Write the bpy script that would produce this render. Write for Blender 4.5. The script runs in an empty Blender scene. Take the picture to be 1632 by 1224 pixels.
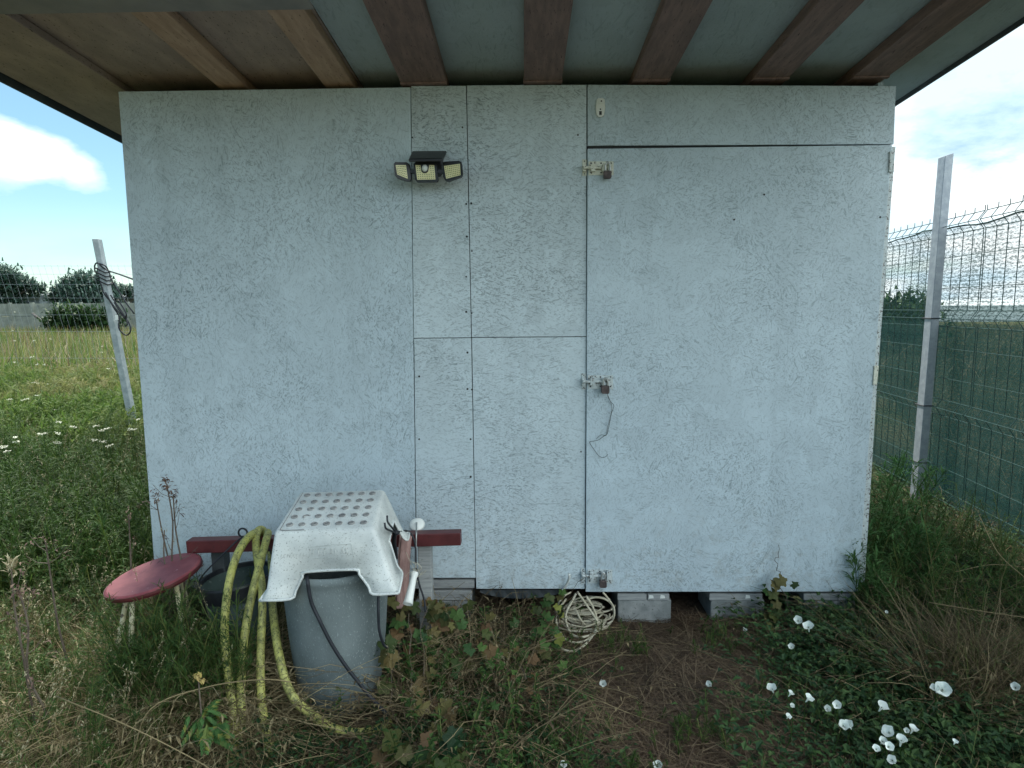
import bpy, bmesh, math, random
import numpy as np
from mathutils import Vector, Matrix, Euler

sc = bpy.context.scene
R_ = math.radians
# ---------------------------------------------------------------- camera
F = 1018.0                      # focal length in pixels of the 1632 px wide photograph
CAM = Vector((0, 0, 1.32))
RM = Matrix.Rotation(R_(1.07), 3, 'Z') @ Matrix.Rotation(R_(90 - 6.8), 3, 'X') @ Matrix.Rotation(R_(-0.40), 3, 'Z')
cd = bpy.data.cameras.new('camera'); co = bpy.data.objects.new('camera', cd)
sc.collection.objects.link(co); sc.camera = co
co.matrix_world = Matrix.Translation(CAM) @ RM.to_4x4()
cd.sensor_width = 36; cd.lens = 36 * F / 1632; cd.clip_end = 2000; cd.clip_start = 0.02

# ---------------------------------------------------------------- light
SUN_EL, SUN_AZ = 56.0, -28.0     # azimuth from +Y (behind the shed), negative = to the left
w = bpy.data.worlds.new('World'); sc.world = w; w.use_nodes = True
wn, wl = w.node_tree.nodes, w.node_tree.links
wn.clear()
def N(t, **k):
    n = wn.new(t)
    for a, b in k.items(): setattr(n, a, b)
    return n
out = N('ShaderNodeOutputWorld'); mixs = N('ShaderNodeMixShader')
b1 = N('ShaderNodeBackground'); b2 = N('ShaderNodeBackground')
sky = N('ShaderNodeTexSky'); sky.sky_type = 'NISHITA'; sky.sun_disc = False
sky.sun_elevation = R_(SUN_EL); sky.sun_rotation = R_(SUN_AZ); sky.air_density = 1.0; sky.dust_density = 0.6; sky.ozone_density = 1.6
tint = N('ShaderNodeMix', data_type='RGBA', blend_type='MULTIPLY'); tint.inputs[0].default_value = 1; tint.inputs[7].default_value = (0.80, 1.04, 1.0, 1)
wl.new(sky.outputs[0], tint.inputs[6]); wl.new(tint.outputs[2], b1.inputs[0]); b1.inputs[1].default_value = 0.075
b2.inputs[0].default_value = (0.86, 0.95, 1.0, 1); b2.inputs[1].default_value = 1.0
tc = N('ShaderNodeTexCoord'); sep = N('ShaderNodeSeparateXYZ')
wl.new(tc.outputs['Generated'], sep.inputs[0])
def M2(op, a, b=None, c=None):
    n = N('ShaderNodeMath', operation=op)
    for i, v in enumerate((a, b, c)):
        if v is None: continue
        if isinstance(v, (int, float)): n.inputs[i].default_value = v
        else: wl.new(v, n.inputs[i])
    return n.outputs[0]
zz = M2('ADD', M2('MAXIMUM', sep.outputs[2], 0.0), 0.25)
cb = N('ShaderNodeCombineXYZ')
wl.new(M2('DIVIDE', sep.outputs[0], zz), cb.inputs[0]); wl.new(M2('DIVIDE', sep.outputs[1], zz), cb.inputs[1])
nz = N('ShaderNodeTexNoise'); nz.inputs['Scale'].default_value = 1.9; nz.inputs['Detail'].default_value = 8; nz.inputs['Roughness'].default_value = 0.66
wl.new(cb.outputs[0], nz.inputs['Vector'])
# more cloud towards the right, one bank low on the left
def bump(cx, cy, cz, s):
    vs = N('ShaderNodeVectorMath', operation='DISTANCE'); wl.new(tc.outputs['Generated'], vs.inputs[0])
    v = Vector((cx, cy, cz)).normalized(); vs.inputs[1].default_value = v
    return M2('MAXIMUM', M2('SUBTRACT', 1.0, M2('DIVIDE', vs.outputs['Value'], s)), 0.0)
bias = M2('MULTIPLY', M2('MINIMUM', sep.outputs[0], 0.45), 0.50)
tot = M2('ADD', nz.outputs[0], bias)
for qx, qy, qs, qw in ((-50, 250, .075, .34), (10, 240, .05, .36), (50, 235, .045, .36), (85, 250, .045, .34), (115, 268, .04, .34), (150, 283, .034, .34), (20, 262, .05, .3), (-5, 195, .03, .2)):
    lc = RM @ Vector(((qx - 816) / F, -(qy - 612) / F, -1)); tot = M2('ADD', tot, M2('MULTIPLY', bump(lc.x, lc.y, lc.z, qs), qw * 1.15))
mr = N('ShaderNodeMapRange'); mr.inputs[1].default_value = 0.42; mr.inputs[2].default_value = 0.72
wl.new(tot, mr.inputs[0])
# shading inside the clouds
nz2 = N('ShaderNodeTexNoise'); nz2.inputs['Scale'].default_value = 2.2; nz2.inputs['Detail'].default_value = 4
wl.new(cb.outputs[0], nz2.inputs['Vector'])
cr = N('ShaderNodeValToRGB'); cr.color_ramp.elements[0].position = 0.36; cr.color_ramp.elements[1].position = 0.58
cr.color_ramp.elements[0].color = (0.62, 0.80, 0.90, 1); cr.color_ramp.elements[1].color = (0.92, 0.99, 1.0, 1)
wl.new(nz2.outputs[0], cr.inputs[0]); wl.new(cr.outputs[0], b2.inputs[0])
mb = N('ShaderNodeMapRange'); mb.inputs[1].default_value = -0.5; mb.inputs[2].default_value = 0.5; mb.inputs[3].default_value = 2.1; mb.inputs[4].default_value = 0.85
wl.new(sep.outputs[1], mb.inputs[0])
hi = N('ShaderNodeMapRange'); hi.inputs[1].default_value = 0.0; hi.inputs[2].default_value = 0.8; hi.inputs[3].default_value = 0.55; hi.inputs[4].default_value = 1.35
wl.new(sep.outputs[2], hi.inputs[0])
back = M2('MULTIPLY', M2('SUBTRACT', mb.outputs[0], 0.85), hi.outputs[0]); wl.new(M2('ADD', back, 0.85), b2.inputs[1])  # extra brightness added to clouds behind the camera, to light the shed front
wl.new(M2('MAXIMUM', mr.outputs[0], M2('MULTIPLY', M2('MAXIMUM', M2('SUBTRACT', 0.14, sep.outputs[2]), 0.0), 2.6)), mixs.inputs[0])
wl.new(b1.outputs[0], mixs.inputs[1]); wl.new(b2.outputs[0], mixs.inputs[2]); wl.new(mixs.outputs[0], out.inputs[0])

sd = bpy.data.lights.new('sun', 'SUN'); so = bpy.data.objects.new('sun', sd); sc.collection.objects.link(so)
sd.energy = 3.8; sd.angle = R_(7); sd.color = (1.0, 0.96, 0.86)
sv = Vector((math.sin(R_(SUN_AZ)) * math.cos(R_(SUN_EL)), math.cos(R_(SUN_AZ)) * math.cos(R_(SUN_EL)), math.sin(R_(SUN_EL))))
so.rotation_euler = sv.to_track_quat('Z', 'Y').to_euler()
sc.view_settings.view_transform = 'Standard'; sc.view_settings.look = 'None'; sc.view_settings.gamma = 1
sc.view_settings.exposure = 0.82
sc.cycles.max_bounces = 6; sc.cycles.transparent_max_bounces = 24

# ---------------------------------------------------------------- measuring helpers
def ray(px, py): return RM @ Vector(((px - 816) / F, -(py - 612) / F, -1))
def pt(px, py, Y):
    r = ray(px, py); return CAM + r * (Y / r.y)
def onz(px, py, z=0.0):
    r = ray(px, py); return CAM + r * ((z - CAM.z) / r.z)
def proj(p):
    q = RM.transposed() @ (Vector(p) - CAM); return (816 + F * q.x / -q.z, 612 - F * q.y / -q.z)
def ptg(px, py, Y, zmin=.013):
    p = pt(px, py, Y)
    return p if p.z >= zmin else onz(px, py, zmin)
def noise2(x, y, s=1.0):
    return (np.sin(x * 1.7 * s + 1.3) * np.cos(y * 2.3 * s + .4) + .5 * np.sin(x * 4.1 * s + y * 3.3 * s) + .3 * np.cos(x * 9.1 * s - y * 7.7 * s))
def gz(x, y):   # ground height
    return 0.012 * noise2(np.asarray(x, float), np.asarray(y, float), 1.6)

# ---------------------------------------------------------------- materials
def mat(name):
    m = bpy.data.materials.new(name); m.use_nodes = True
    return m, m.node_tree.nodes, m.node_tree.links, m.node_tree.nodes['Principled BSDF']
def cmix(nn, ll, fac, a, b):
    n = nn.new('ShaderNodeMix'); n.data_type = 'RGBA'
    for s, v in ((0, fac), (6, a), (7, b)):
        if isinstance(v, (int, float)): n.inputs[s].default_value = v
        elif isinstance(v, tuple): n.inputs[s].default_value = (*v, 1)[:4]
        else: ll.new(v, n.inputs[s])
    return n.outputs[2]
def mth(nn, ll, op, a, b=None, clamp=False):
    n = nn.new('ShaderNodeMath'); n.operation = op; n.use_clamp = clamp
    for i, v in enumerate((a, b)):
        if v is None: continue
        if isinstance(v, (int, float)): n.inputs[i].default_value = v
        else: ll.new(v, n.inputs[i])
    return n.outputs[0]
def tex(nn, ll, kind, scale, vec=None, detail=3, rough=0.5, **k):
    n = nn.new('ShaderNodeTex' + kind); n.inputs['Scale'].default_value = scale
    if 'Detail' in n.inputs: n.inputs['Detail'].default_value = detail
    if 'Roughness' in n.inputs: n.inputs['Roughness'].default_value = rough
    for a, b in k.items(): setattr(n, a, b)
    if vec is not None: ll.new(vec, n.inputs['Vector'])
    return n
def rng_map(nn, ll, v, a, b, c=0.0, d=1.0):
    n = nn.new('ShaderNodeMapRange'); ll.new(v, n.inputs[0])
    for i, q in enumerate((a, b, c, d)): n.inputs[i + 1].default_value = q
    return n.outputs[0]
def coords(nn, ll, scale=(1, 1, 1), rot=(0, 0, 0), loc=(0, 0, 0)):
    t = nn.new('ShaderNodeTexCoord'); m = nn.new('ShaderNodeMapping')
    ll.new(t.outputs['Object'], m.inputs[0])
    m.inputs['Scale'].default_value = scale; m.inputs['Rotation'].default_value = rot; m.inputs['Location'].default_value = loc
    return m.outputs[0]
def bumpn(nn, ll, bs, h, strength=0.3, dist=0.002):
    b = nn.new('ShaderNodeBump'); b.inputs['Strength'].default_value = strength; b.inputs['Distance'].default_value = dist
    ll.new(h, b.inputs['Height']); ll.new(b.outputs[0], bs.inputs['Normal'])

def worn(name, c1, c2, scale=8, lo=.4, hi=.65, rough=.7, metal=0, speck=None, speck_scale=90, speck_lo=.62, stretch=(1, 1, 1), bump_s=.3, dist=.002):
    m, nn, ll, bs = mat(name)
    v = coords(nn, ll, stretch)
    n1 = tex(nn, ll, 'Noise', scale, v, 6, .6)
    c = cmix(nn, ll, rng_map(nn, ll, n1.outputs[0], lo, hi), c1, c2)
    n2 = tex(nn, ll, 'Noise', speck_scale, v, 4, .6)
    if speck: c = cmix(nn, ll, rng_map(nn, ll, n2.outputs[0], speck_lo, speck_lo + .06), c, speck)
    ll.new(c, bs.inputs['Base Color']); bs.inputs['Roughness'].default_value = rough; bs.inputs['Metallic'].default_value = metal
    h = mth(nn, ll, 'ADD', n1.outputs[0], mth(nn, ll, 'MULTIPLY', n2.outputs[0], .5))
    bumpn(nn, ll, bs, h, bump_s, dist)
    return m

def osb(name, base, dark, bias=0.0, spread=2.6, dens=.6, seed=0.0, rough=.62):
    """painted strand board: grooves between flakes lying every way, specks, faint relief of each flake"""
    m, nn, ll, bs = mat(name)
    v = coords(nn, ll, loc=(seed, 0, seed * 1.7))
    warp = tex(nn, ll, 'Noise', 6, v, 2)
    def layer(sc_, fl, fs, thr, ph):
        vo = tex(nn, ll, 'Voronoi', sc_, v, 0)
        sub = nn.new('ShaderNodeVectorMath'); sub.operation = 'SUBTRACT'; ll.new(v, sub.inputs[0]); ll.new(vo.outputs['Position'], sub.inputs[1])
        s3 = nn.new('ShaderNodeSeparateColor'); ll.new(vo.outputs['Color'], s3.inputs[0])
        ang = mth(nn, ll, 'ADD', mth(nn, ll, 'MULTIPLY', mth(nn, ll, 'SUBTRACT', s3.outputs[0], .5), spread), bias)
        vr = nn.new('ShaderNodeVectorRotate'); vr.rotation_type = 'Y_AXIS'; ll.new(sub.outputs[0], vr.inputs['Vector']); ll.new(ang, vr.inputs['Angle'])
        mp = nn.new('ShaderNodeMapping'); ll.new(vr.outputs[0], mp.inputs[0]); mp.inputs['Scale'].default_value = (fs, 0, fl)
        cb_ = nn.new('ShaderNodeVectorMath'); cb_.operation = 'MULTIPLY_ADD'; ll.new(vo.outputs['Color'], cb_.inputs[0]); cb_.inputs[1].default_value = (37, 53, 71); ll.new(mp.outputs[0], cb_.inputs[2])
        nt = tex(nn, ll, 'Noise', 1.0, cb_.outputs[0], 3, .6)
        return nt.outputs[0], rng_map(nn, ll, nt.outputs[0], thr, thr + .05), s3.outputs[1]
    h1, l1, r1 = layer(13, 30, 210, .605, 0)
    h2, l2, r2 = layer(27, 58, 250, .60, 1)
    h3, l3, r3 = layer(5.5, 12, 210, .66, 2)
    big = tex(nn, ll, 'Noise', 3.2, v, 4, .6)
    pat = rng_map(nn, ll, big.outputs[0], .36, .62)
    sp = tex(nn, ll, 'Noise', 150, v, 3, .7)
    spk = rng_map(nn, ll, sp.outputs[0], .57, .66)
    ml = mth(nn, ll, 'MAXIMUM', mth(nn, ll, 'MAXIMUM', l1, l2), l3)
    ml = mth(nn, ll, 'MULTIPLY', ml, mth(nn, ll, 'ADD', mth(nn, ll, 'MULTIPLY', pat, .45), .5))
    ml = mth(nn, ll, 'MAXIMUM', ml, mth(nn, ll, 'MULTIPLY', spk, mth(nn, ll, 'ADD', mth(nn, ll, 'MULTIPLY', pat, .7), .22)))
    ml = mth(nn, ll, 'MULTIPLY', ml, dens, True)
    tone = tex(nn, ll, 'Noise', 1.3, v, 5, .6)
    fl_ = mth(nn, ll, 'MULTIPLY', r1, .5)
    tn = mth(nn, ll, 'ADD', mth(nn, ll, 'MULTIPLY', tone.outputs[0], .7), mth(nn, ll, 'MULTIPLY', fl_, .35))
    b2_ = tuple(x * .84 for x in base)
    c = cmix(nn, ll, rng_map(nn, ll, tn, .32, .66), b2_, base)
    dr = tex(nn, ll, 'Noise', 1.0, coords(nn, ll, (9, 1, .7), loc=(seed, 0, 0)), 5, .65)
    c = cmix(nn, ll, rng_map(nn, ll, dr.outputs[0], .52, .72, 0, .30), c, tuple(x * .62 for x in base))
    sz = nn.new('ShaderNodeSeparateXYZ'); ll.new(v, sz.inputs[0])
    zc = mth(nn, ll, 'SUBTRACT', sz.outputs[2], seed * 1.7)
    mud = mth(nn, ll, 'MULTIPLY', rng_map(nn, ll, zc, .17, .62, 1, 0), rng_map(nn, ll, tex(nn, ll, 'Noise', 26, v, 6, .75).outputs[0], .50, .68, 0, .5))
    c = cmix(nn, ll, mud, c, (.30, .29, .25))
    c = cmix(nn, ll, ml, c, dark)
    ll.new(c, bs.inputs['Base Color']); bs.inputs['Roughness'].default_value = rough
    hh = mth(nn, ll, 'SUBTRACT', mth(nn, ll, 'ADD', mth(nn, ll, 'MULTIPLY', r1, .25), mth(nn, ll, 'MULTIPLY', h2, .8)), mth(nn, ll, 'MULTIPLY', ml, 1.2))
    bumpn(nn, ll, bs, hh, .75, .002)
    return m

def foliage(name, cols, trans=.3, rough=.6, nscale=3.0, patch=None):
    """colour differs per leaf or blade (per mesh island) and drifts over the ground"""
    m, nn, ll, bs = mat(name)
    g = nn.new('ShaderNodeNewGeometry')
    r = nn.new('ShaderNodeValToRGB')
    el = r.color_ramp.elements
    while len(el) < len(cols): el.new(0.5)
    for i, c in enumerate(cols):
        el[i].position = i / max(1, len(cols) - 1); el[i].color = (*c, 1)
    ll.new(g.outputs['Random Per Island'], r.inputs[0])
    c = r.outputs[0]
    nz_ = nn.new('ShaderNodeTexNoise'); nz_.inputs['Scale'].default_value = nscale; nz_.inputs['Detail'].default_value = 3
    ll.new(g.outputs['Position'], nz_.inputs['Vector'])
    if patch: c = cmix(nn, ll, rng_map(nn, ll, nz_.outputs[0], .48, .66, 0, .8), c, patch)
    hs = nn.new('ShaderNodeHueSaturation'); ll.new(c, hs.inputs['Color'])
    ll.new(rng_map(nn, ll, nz_.outputs[0], .3, .7, .7, 1.3), hs.inputs['Value'])
    c = hs.outputs[0]
    ll.new(c, bs.inputs['Base Color']); bs.inputs['Roughness'].default_value = rough
    bs.inputs['Specular IOR Level'].default_value = 0.25
    tr = nn.new('ShaderNodeBsdfTranslucent'); ll.new(c, tr.inputs[0])
    mx = nn.new('ShaderNodeMixShader'); mx.inputs[0].default_value = trans
    ll.new(bs.outputs[0], mx.inputs[1]); ll.new(tr.outputs[0], mx.inputs[2])
    ll.new(mx.outputs[0], nn['Material Output'].inputs[0])
    return m

WALLC = (.545, .65, .705); WALLD = (.13, .18, .20)
MT = {}
MT['wall_a'] = osb('painted_board_a', WALLC, WALLD, bias=0.2, spread=2.2, seed=0.0, dens=.66)
MT['wall_b'] = osb('painted_board_b', (.59, .685, .725), WALLD, bias=1.45, spread=1.2, seed=3.3, dens=.66)
MT['wall_c'] = osb('painted_board_c', (.59, .685, .725), WALLD, bias=1.5, spread=1.0, seed=7.1, dens=.66)
MT['door'] = osb('painted_board_door', WALLC, WALLD, bias=1.2, spread=3.1, seed=12.7, dens=.58)
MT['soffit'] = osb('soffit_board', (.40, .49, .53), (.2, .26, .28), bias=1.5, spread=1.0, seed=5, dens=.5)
MT['soffit_brown'] = worn('bare_board_brown', (.28, .225, .205), (.38, .30, .265), 5, speck=(.07, .05, .04), speck_scale=60, stretch=(3, 1, 3), bump_s=.6)
MT['rafter'] = worn('rafter_wood', (.165, .108, .10), (.25, .165, .15), 6, speck=(.04, .02, .02), speck_scale=30, stretch=(8, 1, 8), bump_s=.5)
MT['rafter_light'] = worn('rafter_wood_light', (.36, .24, .175), (.46, .32, .235), 6, speck=(.1, .06, .05), speck_scale=30, stretch=(8, 1, 8), bump_s=.5)
MT['timber'] = worn('weathered_timber', (.25, .26, .26), (.38, .39, .38), 10, speck=(.1, .1, .1), stretch=(1, 6, 14), speck_scale=20)
MT['dark'] = worn('dark_void', (.02, .02, .022), (.04, .04, .042), 10)
MT['roofing'] = worn('roofing_felt', (.05, .05, .055), (.09, .09, .09), 10)
MT['concrete'] = worn('concrete_block', (.20, .215, .21), (.33, .34, .33), 14, speck=(.10, .11, .10), speck_scale=120, bump_s=.7, dist=.004)
MT['barrel'] = worn('drum_grey', (.095, .12, .122), (.175, .21, .212), 5, lo=.35, hi=.68, speck=(.25, .29, .29), speck_scale=210, speck_lo=.60, stretch=(1, 1, .6), rough=.85, bump_s=.9, dist=.003)
MT['stoolwhite'] = worn('white_plastic_dirty', (.47, .50, .49), (.64, .665, .64), 7, lo=.38, hi=.6, speck=(.30, .31, .29), speck_scale=200, speck_lo=.59, rough=.55, bump_s=.15)
MT['grip'] = worn('grip_rubber', (.16, .16, .16), (.28, .28, .27), 30, lo=.35, hi=.6)
MT['plastic_white'] = worn('white_plastic', (.72, .74, .70), (.80, .81, .77), 12, speck=(.4, .4, .36), speck_scale=80, speck_lo=.68, rough=.4)
MT['red'] = worn('red_paint_bar', (.075, .014, .016), (.115, .024, .026), 12, speck=(.06, .02, .02), speck_scale=60, rough=.45)
MT['redseat'] = worn('red_paint_seat', (.185, .035, .045), (.26, .065, .072), 14, speck=(.5, .33, .33), speck_scale=40, speck_lo=.66, rough=.55)
MT['cream'] = worn('cream_paint_flaking', (.55, .50, .28), (.62, .58, .40), 20, speck=(.15, .12, .08), speck_scale=45, speck_lo=.57)
def hose_mat():
    m, nn, ll, bs = mat('yellow_hose'); v = coords(nn, ll, (1, 1, .45))
    a = tex(nn, ll, 'Noise', 9, v, 5, .7); f = tex(nn, ll, 'Noise', 130, v, 5, .75); g2 = tex(nn, ll, 'Noise', 45, v, 6, .8)
    c = cmix(nn, ll, rng_map(nn, ll, a.outputs[0], .35, .65), (.38, .37, .085), (.58, .56, .19))
    c = cmix(nn, ll, rng_map(nn, ll, mth(nn, ll, 'ADD', g2.outputs[0], mth(nn, ll, 'MULTIPLY', a.outputs[0], .5)), .68, .86, 0, .85), c, (.17, .175, .055))
    c = cmix(nn, ll, rng_map(nn, ll, f.outputs[0], .52, .60, 0, .9), c, (.07, .08, .035))
    ll.new(c, bs.inputs['Base Color']); bs.inputs['Roughness'].default_value = .6; bumpn(nn, ll, bs, f.outputs[0], .25, .001); return m
MT['hose'] = hose_mat()
MT['black'] = worn('black_plastic', (.012, .014, .018), (.025, .028, .032), 20, rough=.45)
MT['black_dull'] = worn('black_rubber', (.01, .013, .018), (.02, .022, .03), 20, rough=.6)
MT['led'] = worn('led_plate', (.78, .74, .40), (.86, .82, .50), 20, rough=.35)
MT['leddot'] = worn('led_chip', (.22, .20, .08), (.30, .27, .12), 20, rough=.4)
MT['dome'] = worn('frosted_dome', (.62, .66, .62), (.7, .74, .7), 20, rough=.3)
MT['bucket'] = worn('bucket_green', (.03, .05, .045), (.055, .085, .075), 10, rough=.5, speck=(.13, .16, .14), speck_scale=60)
MT['galv'] = worn('galvanised', (.30, .33, .37), (.40, .43, .46), 30, rough=.5, metal=.3, speck=(.2, .22, .24), speck_scale=120, bump_s=.2)
MT['concpost'] = worn('post_concrete', (.27, .31, .32), (.40, .44, .45), 20, speck=(.25, .28, .29), speck_scale=100, bump_s=.6)
MT['hw'] = worn('painted_hardware', (.56, .56, .46), (.66, .66, .56), 60, speck=(.12, .10, .08), speck_scale=140, speck_lo=.58, rough=.5)
MT['hwgrey'] = worn('painted_hardware_grey', (.45, .50, .50), (.55, .60, .60), 60, speck=(.10, .08, .07), speck_scale=140, speck_lo=.56, rough=.5)
MT['rust'] = worn('rusty_lock', (.055, .04, .04), (.12, .09, .085), 60, rough=.6, metal=.3, speck=(.2, .17, .15), speck_scale=100)
MT['shackle'] = worn('shackle_steel', (.35, .36, .35), (.5, .5, .48), 60, rough=.35, metal=.7)
MT['wire'] = worn('thin_wire', (.06, .07, .07), (.10, .11, .11), 60)
MT['screw'] = worn('screw_head', (.02, .025, .03), (.05, .05, .05), 60)
MT['fencewire'] = worn('green_fence_wire', (.015, .05, .045), (.03, .08, .07), 60, rough=.5)
MT['farwire'] = worn('far_wire', (.25, .28, .3), (.3, .33, .35), 60, rough=.5)
MT['cable'] = worn('cream_cable', (.42, .38, .27), (.58, .54, .42), 30, speck=(.14, .11, .08), speck_scale=60, speck_lo=.60)
MT['strap'] = worn('pink_strap', (.34, .20, .18), (.45, .29, .26), 30, stretch=(4, 1, .5), speck=(.2, .12, .1))
MT['tarp'] = worn('dark_tarp', (.04, .05, .055), (.07, .08, .085), 10)
MT['conc_far'] = worn('far_concrete', (.15, .17, .145), (.25, .27, .23), 2, speck=(.12, .14, .13), speck_scale=5)
MT['barnroof'] = worn('barn_roof', (.03, .045, .055), (.05, .065, .075), 2)
MT['barnwall'] = worn('barn_wall', (.10, .13, .14), (.16, .19, .19), 2)
MT['bark'] = worn('bark', (.05, .045, .04), (.10, .09, .08), 5)
MT['deadstem'] = worn('dead_stem', (.075, .055, .04), (.14, .11, .08), 40)
MT['deadhead'] = foliage('dead_flower_head', [(.08, .045, .04), (.16, .10, .08), (.22, .16, .11)], .1)
MT['petal'] = foliage('petal_white', [(.72, .80, .74), (.84, .88, .84)], .35, nscale=30)
MT['throat'] = worn('flower_throat', (.05, .07, .05), (.1, .12, .08), 60)
MT['bract'] = foliage('cream_petal', [(.62, .63, .50), (.78, .78, .66)], .2)
MT['husk'] = foliage('cream_husk', [(.22, .18, .10), (.42, .38, .24), (.52, .48, .34)], .2)

# grasses and leaves
G = {}
G['grass'] = foliage('blade_green', [(.04, .08, .016), (.075, .125, .026), (.125, .175, .045), (.19, .20, .065)], .35, patch=(.16, .14, .065))
G['weed'] = foliage('leaf_green', [(.025, .065, .016), (.05, .105, .024), (.09, .155, .04)], .38)
G['dry'] = foliage('blade_dry', [(.10, .075, .04), (.20, .155, .08), (.30, .24, .13), (.36, .31, .18)], .2)
G['seed'] = foliage('seed_head', [(.22, .19, .10), (.36, .33, .2), (.45, .42, .28)], .2)
G['darkweed'] = foliage('leaf_dark_green', [(.013, .038, .014), (.028, .068, .022), (.06, .11, .03)], .25)
G['olddry'] = foliage('old_straw', [(.06, .043, .026), (.12, .088, .048), (.19, .145, .08), (.28, .22, .12)], .2)
G['oldseed'] = foliage('old_seed', [(.12, .10, .055), (.20, .175, .10), (.30, .27, .17)], .15)
G['brown'] = foliage('litter_brown', [(.05, .032, .022), (.09, .058, .038), (.14, .095, .06), (.22, .165, .10)], .1)
G['vine'] = foliage('vine_leaf', [(.05, .08, .025), (.09, .10, .03), (.13, .11, .04), (.035, .065, .022)], .35, nscale=8)
G['vinebrown'] = foliage('vine_leaf_withered', [(.12, .07, .035), (.17, .11, .05), (.13, .11, .04)], .25)
G['thistle'] = foliage('thistle_leaf', [(.05, .13, .035), (.08, .17, .05), (.26, .26, .06)], .35)
G['tree'] = foliage('tree_leaf', [(.02, .055, .04), (.035, .08, .055), (.06, .11, .085), (.16, .22, .19)], .25, nscale=.8)
G['meadow'] = foliage('meadow_leaf', [(.06, .115, .024), (.105, .185, .036), (.18, .25, .06)], .45, nscale=.55, patch=(.24, .20, .095))
G['fieldfar'] = foliage('field_far_grass', [(.04, .065, .025), (.065, .085, .035), (.11, .105, .055)], .3, nscale=.6)

# ---------------------------------------------------------------- object helpers
COL = sc.collection
def tag(o, label=None, cat=None, group=None, kind=None):
    if label: o['label'] = label
    if cat: o['category'] = cat
    if group: o['group'] = group
    if kind: o['kind'] = kind
    return o
def empty(name, loc, label, cat, group=None):
    o = bpy.data.objects.new(name, None); COL.objects.link(o); o.location = loc; o.empty_display_size = .05
    return tag(o, label, cat, group)
def link(name, me, mats, parent=None):
    o = bpy.data.objects.new(name, me); COL.objects.link(o)
    for m in (mats if isinstance(mats, (list, tuple)) else [mats]): me.materials.append(m)
    if parent is not None:
        o.parent = parent
        w_ = Vector((0, 0, 0)); p = parent
        while p is not None: w_ += p.location; p = p.parent
        o.location = -w_            # meshes hold world positions
    return o
def obj(name, bm, mats, parent=None, smooth=False, bevel=0):
    bmesh.ops.recalc_face_normals(bm, faces=bm.faces)
    me = bpy.data.meshes.new(name); bm.to_mesh(me); bm.free()
    if smooth: me.shade_smooth()
    o = link(name, me, mats, parent)
    if bevel:
        b = o.modifiers.new('bevel', 'BEVEL'); b.width = bevel; b.segments = 2; b.limit_method = 'ANGLE'; b.angle_limit = R_(40)
    return o
def BM(): return bmesh.new()
def prism(bm, pts, d, mi=0):
    """closed polygon pushed back by vector d"""
    a = [bm.verts.new(p) for p in pts]; b = [bm.verts.new(Vector(p) + Vector(d)) for p in pts]
    fs = [bm.faces.new(a), bm.faces.new(list(reversed(b)))]
    n = len(a)
    for i in range(n): fs.append(bm.faces.new((a[i], b[i], b[(i + 1) % n], a[(i + 1) % n])))
    for f in fs: f.material_index = mi
    return fs
def pxpoly(bm, pp, Y, th, mi=0):
    return prism(bm, [pt(x, y, Y) for x, y in pp], (0, th, 0), mi)
def pxbox(bm, x0, y0, x1, y1, Y, th, mi=0):
    return pxpoly(bm, [(x0, y0), (x1, y0), (x1, y1), (x0, y1)], Y, th, mi)
def box(bm, c, s, mi=0, rot=None):
    c = Vector(c); h = Vector(s) / 2
    R = rot if rot is not None else Matrix.Identity(3)
    vs = [bm.verts.new(c + R @ Vector((sx * h.x, sy * h.y, sz * h.z))) for sx in (-1, 1) for sy in (-1, 1) for sz in (-1, 1)]
    for q in ((0, 1, 3, 2), (4, 6, 7, 5), (0, 4, 5, 1), (2, 3, 7, 6), (0, 2, 6, 4), (1, 5, 7, 3)):
        bm.faces.new([vs[i] for i in q]).material_index = mi
def crom(P, n=8):
    P = [Vector(p) for p in P]; Q = [P[0] * 2 - P[1]] + P + [P[-1] * 2 - P[-2]]; o = []
    for i in range(1, len(Q) - 2):
        for k in range(n):
            t = k / n; a, b, c, d = Q[i - 1:i + 3]
            o.append(.5 * ((2 * b) + (c - a) * t + (2 * a - 5 * b + 4 * c - d) * t * t + (3 * b - a - 3 * c + d) * t ** 3))
    o.append(P[-1]); return o
def tube(bm, P, r, sides=8, mi=0, closed=False, cap=True):
    P = [Vector(p) for p in P]; n = len(P); rings = []
    up = None
    for i in range(n):
        if closed: t = P[(i + 1) % n] - P[i - 1]
        else: t = P[min(i + 1, n - 1)] - P[max(i - 1, 0)]
        if t.length < 1e-9: t = Vector((0, 0, 1))
        t.normalize()
        if up is None:
            up = t.orthogonal().normalized()
        up = (up - t * up.dot(t))
        if up.length < 1e-6: up = t.orthogonal()
        up.normalize(); s = t.cross(up)
        rr = r[i] if isinstance(r, (list, tuple, np.ndarray)) else r
        rings.append([bm.verts.new(P[i] + (up * math.cos(2 * math.pi * k / sides) + s * math.sin(2 * math.pi * k / sides)) * rr) for k in range(sides)])
    m = n if closed else n - 1
    for i in range(m):
        a, b = rings[i], rings[(i + 1) % n]
        for k in range(sides):
            bm.faces.new((a[k], a[(k + 1) % sides], b[(k + 1) % sides], b[k])).material_index = mi
    if cap and not closed:
        bm.faces.new(list(reversed(rings[0]))).material_index = mi; bm.faces.new(rings[-1]).material_index = mi
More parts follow.
